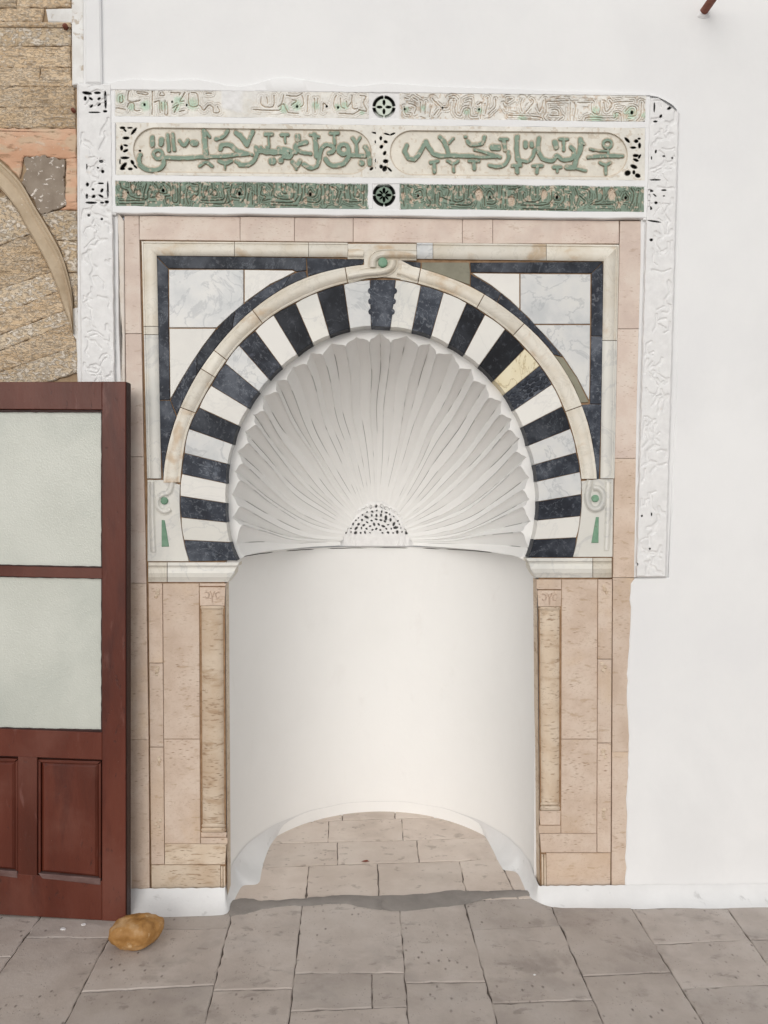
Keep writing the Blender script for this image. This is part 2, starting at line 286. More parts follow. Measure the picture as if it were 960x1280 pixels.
# ================================================================== ground
gm = mesh('ground', [(-150, -300, -.012), (150, -300, -.012), (150, 40, -.012), (-150, 40, -.012)], [(0, 1, 2, 3)], FILL_GROUND)
tag(gm, kind='structure')
floor = mesh('floor', [(-6, -3.4, -.008), (6, -3.4, -.008), (6, .3, -.008), (-6, .3, -.008), (-.75, .3, -.008), (.75, .3, -.008), (.75, 1.2, -.008), (-.75, 1.2, -.008)], [(0, 1, 2, 3), (4, 5, 6, 7)], JOINT)
tag(floor, kind='structure')
def stone_flat(name, xy, mat, parent, gap=.0016, top=0.0, ch=.004):
    p = [(v[0], v[1]) for v in xy]
    if area(p) < 0: p.reverse()
    # break the straight edges a little
    q = []
    for i in range(len(p)):
        a, b = p[i], p[(i+1) % len(p)]; L = math.hypot(b[0]-a[0], b[1]-a[1]); k = max(1, int(L/.028))
        for j in range(k):
            t = j/k; s = random.uniform(-.0022, .0022)*(1+1.5*(random.random() < .15)) if j else 0
            nx, ny = (a[1]-b[1])/L, (b[0]-a[0])/L
            q.append((a[0]+(b[0]-a[0])*t+nx*s, a[1]+(b[1]-a[1])*t+ny*s))
    p = inset(q, gap); i_ = inset(p, ch); n = len(p)
    h = top+random.uniform(-.001, .001)
    vs = [(x, y, h-.0025) for x, y in p]+[(x, y, h) for x, y in i_]+[(x, y, -.04) for x, y in p]
    fs = [tuple(range(n, 2*n))]
    for k in range(n):
        m = (k+1) % n; fs.append((k, m, n+m, n+k)); fs.append((2*n+k, 2*n+m, m, k))
    return mesh(name, vs, fs, mat, parent)
def Gp(*pts): return [G(x, y) for x, y in pts]
WB = 1128                                        # picture row of the wall foot
def J(a, b):                                     # a joint that runs towards the wall
    (x0, y0), (x1, y1) = a, b; return lambda y: x0+(x1-x0)*(y-y0)/(y1-y0)
Ja = J((44, 1155), (0, 1215)); Jb = J((135, 1175), (80, 1280)); Jc = J((289, 1145), (256, 1280)); Jd = J((378, 1130), (361, 1280))
Je = J((499.5, 1130), (511, 1280)); Jf = J((581, 1130), (622, 1280)); Jg = J((686, 1125), (755, 1280)); Jh = J((783, 1125), (880, 1280)); Ji = J((900, 1122), (1000, 1262))
J0 = J((-30, 1150), (-110, 1240)); Jj = J((1010, 1120), (1130, 1255))
YB = 1330
cells = [  # left joint, right joint, rows (left y, right y)
    (J0, Ja, [(1128, 1128), (1196, 1196), (YB, YB)]), (Ja, Jb, [(1128, 1128), (1172, 1172), (1288, 1286), (YB+30, YB+30)]),
    (Jb, Jc, [(1128, 1128), (1163, 1160), (1240, 1231), (YB, YB)]), (Jc, Jd, [(1128, 1128), (1238, 1236), (YB, YB)]),
    (Jd, Je, [(1128, 1128), (1217, 1216), (1264, 1258), (YB, YB)]), (Je, Jf, [(1128, 1128), (1228.5, 1227), (YB, YB)]),
    (Jf, Jg, [(1122, 1120), (1161.5, 1157), (1254, 1250), (YB, YB)]), (Jg, Jh, [(1118, 1118), (1220, 1215), (YB, YB)]),
    (Jh, Ji, [(1118, 1118), (1180, 1174), (1236, 1230), (YB, YB)]), (Ji, Jj, [(1114, 1114), (1174, 1176), (1222, 1222), (YB, YB)])]
for jl, jr, rows in cells:
    for (a0, a1), (b0, b1) in zip(rows, rows[1:]):
        if jl is Jd and (a0, a1) == (1217, 1216):
            for u0, u1 in ((0, .70), (.70, 1)):
                f = lambda u, yl, yr: (jl(yl)+(jr(yr)-jl(yl))*u, yl+(yr-yl)*u)
                stone_flat('paving_stone', Gp(f(u0, a0, a1), f(u1, a0, a1), f(u1, b0, b1), f(u0, b0, b1)), PAVE, floor)
            continue
        stone_flat('paving_stone', Gp((jl(a0), a0), (jr(a1), a1), (jr(b1), b1), (jl(b0), b0)), PAVE, floor)
# the paving goes on past the frame
yn = G(480, YB).y
for side, x0, n in ((-1, G(-110, 1240).x-.02, 9), (1, G(1130, 1255).x+.02, 9)):
    x = x0
    for k in range(n):
        wd = random.uniform(.29, .37); y = .02
        while y > -3.2:
            h = random.uniform(.3, .52); xa, xb = (x-wd, x) if side < 0 else (x, x+wd)
            stone_flat('paving_stone', [(xa, y-h), (xb, y-h), (xb, y), (xa, y)], PAVE, floor); y -= h
        x += side*wd
x = G(-110, 1240).x-.02
while x < G(1130, 1255).x:
    wd = random.uniform(.29, .37); y = yn-.001
    while y > -3.2:
        h = random.uniform(.3, .52); stone_flat('paving_stone', [(x, y-h), (min(x+wd, G(1130, 1255).x), y-h), (min(x+wd, G(1130, 1255).x), y), (x, y)], PAVE, floor); y -= h
    x += wd
# paving inside the niche
nic = [[(300, 995), (428, 992), (428, 1025), (300, 1030)], [(428, 992), (492, 992), (494, 1023), (428, 1025)], [(492, 992), (640, 992), (640, 1008), (493, 1007)], [(493, 1007), (640, 1008), (660, 1019), (494, 1023)],
       [(280, 1030), (411, 1026), (410, 1052), (270, 1056)], [(411, 1026), (502, 1023), (504, 1050), (410, 1052)], [(502, 1023), (680, 1018), (690, 1044), (504, 1050)],
       [(270, 1056), (422, 1052), (422, 1080), (265, 1087)], [(422, 1052), (521, 1050), (524, 1077), (422, 1080)], [(521, 1050), (690, 1044), (700, 1072), (524, 1077)],
       [(265, 1087), (386, 1082), (382, 1128), (250, 1132)], [(386, 1082), (472, 1079), (474, 1128), (382, 1128)], [(472, 1079), (574, 1076), (586, 1126), (474, 1128)], [(574, 1076), (624, 1074), (648, 1124), (586, 1126)], [(624, 1074), (700, 1072), (720, 1120), (648, 1124)]]
for p in nic: stone_flat('paving_stone', Gp(*p), PAVE_IN, floor)
for fx_, fy_, fr_ in ((104.5, 1156, .008), (79, 1161.5, .009), (668, 1219, .004)):
    g_ = G(fx_, fy_); pts = [(g_.x+fr_*math.cos(a)*random.uniform(.7, 1.3), g_.y+fr_*.8*math.sin(a)*random.uniform(.7, 1.3)) for a in np.linspace(0, 6.28, 9)[:-1]]
    vs = [(x, y, .0025) for x, y in pts]+[(x, y, -.002) for x, y in pts]; n = 8
    mesh('paint_fleck', vs, [tuple(range(8))]+[(k, n+k, n+(k+1) % 8, (k+1) % 8) for k in range(8)], PLASTER_R, floor)
# cement strip across the threshold
zt = lambda L: [(280+x/2.286, 960+y/2.286) for x, y in L]
ct = cat(zt([(20, 380), (60, 372), (110, 380), (160, 378), (240, 372), (330, 365), (450, 365), (570, 360), (650, 350), (700, 352), (760, 352), (850, 350), (880, 356)]), 4)
cb = cat(zt([(15, 425), (60, 418), (110, 405), (180, 395), (230, 396), (330, 388), (400, 400), (500, 410), (560, 405), (640, 397), (700, 388), (740, 376), (850, 368), (885, 364)]), 4)
n_ = 60; rs = lambda L: [tuple(np.array(L[min(len(L)-1, int(i*(len(L)-1)/n_))])+np.array([0, random.uniform(-.7, .7)])) for i in range(n_+1)]
a_, b_ = rs(ct), rs(cb); vs = []; fs = []
for p, q in zip(a_, b_):
    for u, z in ((0, .001), (.08, .004), (.5, .006), (.92, .004), (1, .001)):
        vs.append(G(p[0]+(q[0]-p[0])*u, p[1]+(q[1]-p[1])*u, 0)+Vector((0, 0, z)))
for i in range(n_):
    for j in range(4): fs.append((i*5+j, (i+1)*5+j, (i+1)*5+j+1, i*5+j+1))
mesh('cement_strip', vs, fs, CEMENT, floor, True)

# ================================================================== white plaster wall
wall = thing('plaster_wall', (1.6, 0, 0), 'large white limewashed plaster wall surrounding the striped arch niche', 'wall')
def ragged(x0, y0, x1, y1, n, amp):
    return [(x0+(x1-x0)*i/n+(random.uniform(-amp, amp) if 0 < i < n else 0), y0+(y1-y0)*i/n) for i in range(n+1)]
edge = []
for (xa, ya), (xb, yb) in zip([(801, 262), (800, 330), (797, 420), (796, 520), (794, 600), (793, 640), (789, 730), (787, 800), (784, 860), (786, 930), (784, 990), (783, 1060)], [(800, 330), (797, 420), (796, 520), (794, 600), (793, 640), (789, 730), (787, 800), (784, 860), (786, 930), (784, 990), (783, 1060), (781, 1150)]):
    edge += ragged(xa, ya, xb, yb, 7, 1.1)[:-1]
edge += [(781, 1150)]
def wall_geo(pts, f=.018): return slab_geo(pts, f, -.35, ch=.004)
V, FF = [], []
def addg(g):
    o = len(V); V.extend(g[0]); FF.extend([tuple(i+o for i in f) for f in g[1]])
low = [p for p in edge if p[1] > 724]
addg(wall_geo([(836, 722), (794, 723)]+low+[(2600, 1300), (2600, -700), (104, -700), (104, 112), (140, 112), (300, 114), (600, 118), (812, 123), (820, 124), (845, 146), (847, 300), (845, 500)]))
mesh('wall_face', V, FF, PLASTER, wall)
# ================================================================== mihrab
mih = thing('arched_wall_niche', W(476, WB), 'striped black and white horseshoe arch framing a white scalloped niche in the wall', 'arched niche')
FR = .010
# grout behind the joints, with the opening left free
vs = []; fs = []; T = np.linspace(-27.5, 208, 110)
for t in T:
    p = PP(t, r_in(t)+2); a = math.radians(t); dx, dy = math.cos(a), -math.sin(a)
    k = min([q for q in ((180-AC[0])/dx if dx < 0 else 1e9, (768-AC[0])/dx if dx > 0 else 1e9, (296-AC[1])/dy if dy < 0 else 1e9, (702-AC[1])/dy if dy > 0 else 1e9)])
    q = (AC[0]+dx*k, AC[1]+dy*k)
    vs += [W(*p, FR-.006), W(*q, FR-.006), W(*p, -.06)]
for i in range(len(T)-1):
    fs += [(3*i, 3*i+1, 3*i+4, 3*i+3), (3*i, 3*i+3, 3*i+5, 3*i+2)]
o0 = len(vs)
for pts in ([(160, 262), (806, 268), (806, 330), (160, 330)], [(152, 300), (200, 300), (200, 1130), (152, 1130)], [(748, 300), (800, 300), (790, 1130), (748, 1130)],
            [(180, 690), (281, 690), (283, 1130), (180, 1130)], [(673, 690), (770, 690), (770, 1130), (675, 1130)]):
    o = len(vs); vs += [W(x, y, FR-.009 if y > 0 else 0) for x, y in pts]; fs.append((o, o+1, o+2, o+3))
mesh('grout_bed', vs, fs, GROUT, mih)
# voussoirs
def voussoir(o1, i1, o2, i2, mat, key=False):
    n = 3; pts = []
    tA, tB = unw(pol(o1)), unw(pol(o2)); rA = math.hypot(o1[0]-AC[0], o1[1]-AC[1]); rB = math.hypot(o2[0]-AC[0], o2[1]-AC[1])
    for k in range(n+1):
        t = tA+(tB-tA)*k/n; u = k/n; pts.append(PP(t, (rA*(1-u)+rB*u)+.6*math.sin(math.pi*u)))
    tA, tB = unw(pol(i1)), unw(pol(i2)); rA = math.hypot(i1[0]-AC[0], i1[1]-AC[1]); rB = math.hypot(i2[0]-AC[0], i2[1]-AC[1])
    inn = []
    for k in range(n+1):
        t = tB+(tA-tB)*k/n; u = k/n; inn.append(PP(t, (rB*(1-u)+rA*u)+.4*math.sin(math.pi*u)))
    return slab('voussoir', pts+inn, FR, -.065, mat, mih, gap=.0011, ch=.0012, jit=.0008, tilt=.006)
whites = [MARBLE_W, MARBLE, MARBLE_W, MARBLE, MARBLE_G, MARBLE_W]
for k in range(16):
    blackL = k % 2 == 1
    m = (BLACK if k in (1, 3, 5) else SLATE) if blackL else [MARBLE_G, MARBLE, MARBLE_W, MARBLE_G, MARBLE_W, MARBLE_G, MARBLE_W, MARBLE][k//2]
    if k in (11, 13, 15): m = SLATE
    voussoir(LO[k], LI[k], LO[k+1], LI[k+1], m)
    m = (SLATE if k in (1, 7, 9, 11) else BLACK) if blackL else [MARBLE, MARBLE_W, MARBLE_W, YELLOW, MARBLE_W, MARBLE_G, MARBLE_G, MARBLE_W][k//2]
    v_ = voussoir(RO[k], RI[k], RO[k+1], RI[k+1], m)
    if k == 6: v_['label'] = 'yellow veined voussoir'
    if k == 7:
        v_['label'] = 'black voussoir with chiselled scale pattern'
        # chiselled scales
        for a in range(7):
            for b in range(4):
                u = (a+.5)/7; v = (b+.5+(.5 if a % 2 else 0)*.8)/4.6
                p0 = np.array(RO[7])*(1-v)+np.array(RO[8])*v; p1 = np.array(RI[7])*(1-v)+np.array(RI[8])*v; p = p0*(1-u)+p1*u
                ax = (p1-p0)/np.linalg.norm(p1-p0); ay = np.array([-ax[1], ax[0]])
                pts = [tuple(p+ax*4.4*math.cos(q)+ay*2.6*math.sin(q)) for q in np.linspace(0, 2*math.pi, 9)[:-1]]
                vs, fs = slab_geo(pts, FR+.0035, FR-.002, ch=.0028, jit=.001, tilt=.05)
                if a == 0 and b == 0: SV, SF = [], []
                o = len(SV); SV += vs; SF += [tuple(i+o for i in f) for f in fs]
        mesh('chiselled_scales', SV, SF, SLATE, mih)
# keystone with knobbed sides
kp = [(462.8, 350), (463, 358)]
def knob(cx, cy, s): return [(cx+s*3.6*math.sin(a), cy-4*math.cos(a)) for a in np.linspace(0.15, math.pi-.15, 7)]
def lerp(a, b, t): return (a[0]+(b[0]-a[0])*t, a[1]+(b[1]-a[1])*t)
LT, LB, RT, RB = (462.8, 349.6), (464.3, 407.6), (494.4, 349.6), (488, 408.8)
left = [LT]; right = [RT]
for cy in (363.5, 376.5, 389.5):
    left += knob(lerp(LT, LB, (cy-350)/58)[0], cy, -1); right += knob(lerp(RT, RB, (cy-350)/58)[0], cy, 1)
left += [LB]; right += [RB]
slab('keystone', left+right[::-1], FR+.002, -.065, SLATE, mih, gap=.0006, ch=.001)['label'] = 'black keystone with three knobs on each side'
# archivolt pieces
prof_a = [(0, 0), (0, .013), (.08, .015), (.12, .012), (.2, .016), (.35, .021), (.55, .023), (.74, .021), (.84, .016), (.89, .017), (1, .015), (1, 0)]
jl = [90+5.5]+[unw(pol(p)) for p in ((434, 350), (322, 396), (275.5, 444), (258, 465), (236, 513))]+[181]
jr = [90-5.5]+[unw(pol(p)) for p in ((524, 345), (601, 376), (649, 411), (718, 510.5))]+[0]
def arch_piece(t0, t1):
    g = .12 if t1 > t0 else -.12; n = max(4, int(abs(t1-t0)/2.2))
    A = [PP(t, r_vo(t)+1.2) for t in np.linspace(t0+g, t1-g, n+1)]; B = [PP(t, r_ao(t)-.5) for t in np.linspace(t0+g, t1-g, n+1)]
    loft('archivolt_stone', A, B, prof_a, CREAM, mih)
for a, b in zip(jl, jl[1:]): arch_piece(a, b)
for a, b in zip(jr, jr[1:]): arch_piece(a, b)
# apex knot: two half-round bands that hook round a green boss
def tube_band(name, path, wd, mat, parent, base=.012, hgt=.02):
    """half-round ribbon along picture points"""
    p = cat(path, 5); A = []; B = []
    for i in range(len(p)):
        a = np.array(p[max(0, i-1)]); b = np.array(p[min(len(p)-1, i+1)]); t = b-a; t = t/(np.linalg.norm(t)+1e-9); nn = np.array([-t[1], t[0]])
        A.append(tuple(np.array(p[i])-nn*wd/2)); B.append(tuple(np.array(p[i])+nn*wd/2))
    pr = [(0, 0), (0, base), (.08, base+.002), (.12, base-.001)]+[(.15+.7*u, base+hgt*math.sin(math.pi*u)**.7) for u in (0, .12, .3, .5, .7, .88, 1)]+[(.88, base-.001), (.92, base+.002), (1, base), (1, 0)]
    return loft(name, A, B, pr, mat, parent)
zk = lambda L: [(420+x/6.857, 290+y/6.857) for x, y in L]
slab('knot_plate', zk([(100, 100), (690, 100), (690, 240), (560, 245), (700, 315), (690, 425), (510, 395), (400, 385), (290, 390), (110, 440), (105, 300), (240, 280), (240, 230), (100, 230)]), .013, -.01, CREAM, mih)
tube_band('knot_band', zk([(690, 195), (560, 193), (430, 193), (360, 205), (322, 240), (318, 300)]), 14, CREAM, mih, .014, .016)
tube_band('knot_band', zk([(105, 378), (250, 352), (370, 342), (440, 325), (480, 290), (488, 240)]), 13.5, CREAM, mih, .016, .017)
tube_band('knot_band', zk([(530, 340), (610, 365), (695, 400)]), 12, CREAM, mih, .013, .012)
tube_band('knot_band', zk([(105, 190), (180, 188), (235, 190)]), 12.5, CREAM, mih, .013, .013)
def disc(name, cx, cy, r, f, mat, dome=.003):
    pts = [(cx+r*math.cos(a), cy+r*math.sin(a)) for a in np.linspace(0, 2*math.pi, 19)[:-1]]
    return slab(name, pts, f, 0, mat, mih, ch=dome)
disc('green_boss', 478.5, 327.5, 5.8, .031, GREEN_IN)
# blue border and spandrel panels
def s(name, pts, mat, f=FR, **k): return slab(name, pts, f, -.03, mat, mih, gap=k.pop('gap', .0011), ch=k.pop('ch', .0012), jit=.0006, tilt=.004, **k)
aoL = lambda xs: [p for p in AOL if xs[0] <= p[0] <= xs[1]]
s('blue_border_stone', [(195, 319.5), (383, 322), (383, 338), (370, 339.5), (366, 337), (210, 335.5)], SLATE)
s('blue_border_stone', [(383, 322), (420, 323), (455, 324.5), (455, 327), (453, 330.5), (434, 333.5), (402, 340.5), (384.5, 345.5)], SLATE)
s('blue_border_stone', [(195, 320), (210, 335.5), (211, 420), (212.5, 500), (198.3, 500)], SLATE)
s('blue_border_stone', [(198.3, 500.5), (212.8, 500.5), (220.3, 520.5), (213, 545), (207.5, 567), (205.5, 584), (206, 602), (203.5, 602), (201, 560)], SLATE)
ao_s = sorted(AOL); bo_s = sorted(BOL)
def band_between(A, B, cuts, mat, name):
    """stones between two curves given as picture points ordered alike"""
    A = cat(A, 4); B = cat(B, 4)
    fa = lambda t: A[int(round(t*(len(A)-1)))]; fb = lambda t: B[int(round(t*(len(B)-1)))]
    for (t0, t1), m in zip(zip(cuts, cuts[1:]), mat):
        k = max(3, int((t1-t0)*30)); ts = [t0+(t1-t0)*i/k for i in range(k+1)]
        s(name, [fa(t) for t in ts]+[fb(t) for t in reversed(ts)], m)
band_between([(384, 346), (352.5, 361), (324, 380.5), (296, 405), (274.6, 429), (257, 452), (242.7, 474), (228.5, 502), (221, 520)],
             [(382, 338.5), (370, 340.7), (338, 356), (310, 375.7), (288.7, 393), (271, 411), (253, 434), (239, 455), (225, 478), (213, 500)], [0, .14, .42, .72, 1], [SLATE]*4, 'blue_border_stone')
s('blue_border_stone', [(501, 326), (526, 327.6), (526, 335), (501, 329.5)], SLATE)
s('shale_stone', [(527, 327.6), (586.5, 327.8), (588, 341), (587.5, 356.5), (558.8, 346), (527, 335.5)], SHALE)['label'] = 'khaki shale wedge'
s('blue_border_stone', [(587.5, 327.8), (754, 327), (739.5, 341.5), (588.5, 340.5)], SLATE)
s('blue_border_stone', [(754, 327.3), (754, 420), (739, 420), (739.5, 341.5)], SLATE)
s('blue_border_stone', [(739, 420), (754, 420), (752, 505), (737.5, 505), (738, 470)], SLATE)
s('blue_border_stone', [(737, 505), (752, 505), (750, 570), (749, 600), (745.5, 600), (743, 570), (740, 550), (735, 528), (727, 506)], SLATE)
band_between([(588, 357.5), (610, 370.5), (634, 387), (661.7, 410), (681.5, 430), (692, 443)], [(588.5, 342), (614, 357), (638, 376), (661.7, 398.5), (681.5, 420), (704, 446)], [0, .3, .62, 1], [SLATE]*3, 'blue_border_stone')
s('shale_stone', [(704, 447), (721, 471.7), (736.5, 503), (726, 503.4), (717, 482), (699, 452.5), (692.5, 444)], SHALE)['label'] = 'khaki shale block'
s('marble_panel', [(211, 337), (304.5, 337), (304.5, 380), (288.7, 393), (271, 409.5), (211.5, 409.5)], MARBLE_G)
s('marble_panel', [(305.5, 337), (366, 338), (369, 339.6), (354, 347.6), (338, 355), (310, 375), (305.5, 379)], MARBLE_W)
s('marble_panel', [(211.5, 410.5), (270.5, 410.5), (253, 433.5), (239, 454.5), (225, 477.5), (213, 498.5)], MARBLE_W)
s('marble_panel', [(590, 341.5), (649.5, 342), (649.5, 386.5), (638, 375.5), (614, 356.5)], MARBLE_W)
s('marble_panel', [(650.5, 342), (738.5, 342.5), (738, 405), (667.5, 405), (661.7, 398), (650.5, 387.5)], MARBLE_G)
s('marble_panel', [(668.5, 406), (738, 406), (737.5, 470), (736.5, 500), (721, 471), (704, 445.5), (681.5, 419.5)], MARBLE_G)
# cream frame moulding round the spandrels
pf = [(0, 0), (0, .015), (.10, .017), (.14, .013), (.20, .013), (.28, .018), (.45, .021), (.65, .021), (.82, .018), (.94, .014), (1, .011), (1, 0)]
def frame_run(P, Q, cuts, mats):
    for (a, b), m in zip(zip(cuts, cuts[1:]), mats):
        g = .0012 if b > a else 0
        ax = 0 if abs(P[1][0]-P[0][0]) > abs(P[1][1]-P[0][1]) else 1
        def at(L, t, other):
            v = P[0][ax]+(P[1][ax]-P[0][ax])*t
            if t <= .002: return L[0]
            if t >= .998: return L[1]
            return lerp(L[0], L[1], (v-L[0][ax])/(L[1][ax]-L[0][ax]))
        A = [at(P, t, Q) for t in (a+g, (a+b)/2, b-g)]; B = [at(Q, t, P) for t in (a+g, (a+b)/2, b-g)]
        loft('frame_moulding', A, B, pf, m, mih)
yo = lambda x: 301+(x-177)*.0072; yi = lambda x: 319+(x-195)*.0125
frame_run(((177.5, 301.6), (434.5, yo(434)+.6)), ((196, 319.5), (434.5, 321.5)), [0, .45, .81, 1], [CREAM, CREAM, CREAM])
frame_run(((521, yo(521)), (774, 306)), ((521, 323.5), (754.5, 326.5)), [0, .08, .64, 1], [MARBLE_G, CREAM, CREAM])
frame_run(((177, 301), (184, 598)), ((196, 319.5), (201.5, 598)), [0, .36, .395, 1], [CREAM, CREAM, MARBLE])
frame_run(((774, 306), (768, 598)), ((754.5, 326.5), (750.5, 598)), [0, .41, 1], [CREAM, MARBLE])
# lower knot blocks
def knot_block(outer, cx, cy, tri, sgn, hook, hook2):
    s('knot_block', outer, MARBLE, f=.012)
    tube_band('knot_band', hook, 9, MARBLE, mih, .012, .010); tube_band('knot_band', hook2, 8, MARBLE, mih, .012, .008)
    disc('green_boss', cx, cy, 4.6, .020, GREEN_IN)
    s('green_inlay', tri, GREEN_IN, f=.0155, ch=.002)
tt = [t for t in np.linspace(181.5, 202.5, 8)]
knot_block([(184, 599.5), (202, 599.5)]+[PP(t, r_vo(t)+.8) for t in tt]+[(236, 702), (184, 702)], 205, 626, [(201.5, 649.5), (206, 650), (211.5, 683.5), (201.5, 684)], 1,
           [(215, 602), (213, 612), (209, 617), (203, 618.5), (197, 624), (197, 634), (205, 640), (213, 637)], [(190, 602), (190, 640), (192, 690)])
tt = [t for t in np.linspace(-.5, -22, 8)]
knot_block([(767.5, 598.5), (748, 598.5)]+[PP(t, r_vo(t)+.8) for t in tt]+[(718, 696.5), (766, 696.5)], 744.5, 623, [(749, 646), (745, 646), (739, 679), (748.5, 679)], -1,
           [(738, 600), (736, 610), (734, 622), (737, 633), (744, 637), (751, 634), (755, 622), (750, 612), (742, 610)], [(760, 602), (760, 640), (758, 688)])
# pink stone border
def pk(pts, mat=PINK_T): s('border_stone', pts, mat, f=.012, gap=.0009)
tx = lambda x, y: y+(x-150)*.0107
def rowp(x0, x1): pk([(x0, tx(x0, 269)), (x1, tx(x1, 269)), (x1, tx(x1, 299.5) if x1 < 700 else 304.5), (x0, tx(x0, 299.5))])
for a, b in ((174, 300), (300, 368), (368, 441.5), (441.5, 578), (578, 616), (616, 774)): rowp(a, b)
lx = lambda y: float(np.interp(y, [268, 420, 540, 700, 900, 1112], [174.5, 178, 180, 183.5, 186.5, 188])); lo = lambda y: float(np.interp(y, [268, 475, 700, 1112], [155, 157, 160, 161]))
for a, b in ((269, 417), (417, 571), (571, 729), (729, 925), (925, 1117)):
    pk([(lo(a), a), (lx(a)-1, a), (lx(b)-1, b), (lo(b), b)], PINK_T if b < 735 else PINK)
rx = lambda y: float(np.interp(y, [275, 573, 720, 1112], [775, 768.5, 766, 764.5])); ro = lambda y: float(np.interp(y, [275, 573, 720, 1112], [802, 798, 793, 790]))
for a, b in ((276, 411), (411, 573), (573, 722), (722, 940), (940, 1112)):
    pk([(rx(a), a), (ro(a), a), (ro(b), b), (rx(b), b)], PINK_T if b < 600 else PINK)
slab('lime_border', ragged(147, 264, 151, 420, 14, .8)+ragged(151, 420, 158, 1118, 20, .8)+[(164, 1118), (159, 700), (156, 470), (154.5, 276)], .016, -.02, RENDER_PINK, mih, ch=.003)
# impost cornices
def cornice(xo, xi, xib, yt, yb, cut, mats, s_):
    prof = [(0, -.05), (0, .030), (.16, .030), (.22, .022), (.30, .020), (.55, .026), (.75, .022), (.9, .014), (1, .010), (1, -.05)]
    for (a, b, e0, e1), m in zip(((xo, cut, 0, 0), (cut, xi, 0, 1)), mats):
        g = .4*s_
        A = [(a+g, yt), (b-g*(1-e1), yt)]; bb = xib if e1 else b-g
        # the inner end slants back under the moulding
        B = [(a+g, yb), (bb, yb)]
        loft('impost_stone', A, B, prof, m, mih, smooth=False)
cornice(185, 299, 285, 703, 727.5, 209, [CREAM, MARBLE], 1)
cornice(765, 658, 669, 697.5, 722, 741, [CREAM, MARBLE], -1)
# cornice return into the niche
for (x0, x1, y0, y1) in ((299, 285, 703, 727.5), (658, 669, 697.5, 722)):
    pr = [(0, 0), (.16, 0), (.25, .3), (.55, .35), (.8, .7), (1, 1)]; vs = []; fs = []
    for d in (.018, -.06):
        for u, k in pr: vs.append(W(x0, y0+(y1-y0)*u, 0)+Vector((W(x1, 0, 0).x-W(x0, 0, 0).x, 0, 0))*k+Vector((0, -d, 0)))
    for j in range(5): fs.append((j, j+1, 7+j, 6+j))
    mesh('impost_return', vs, fs, CREAM, mih)
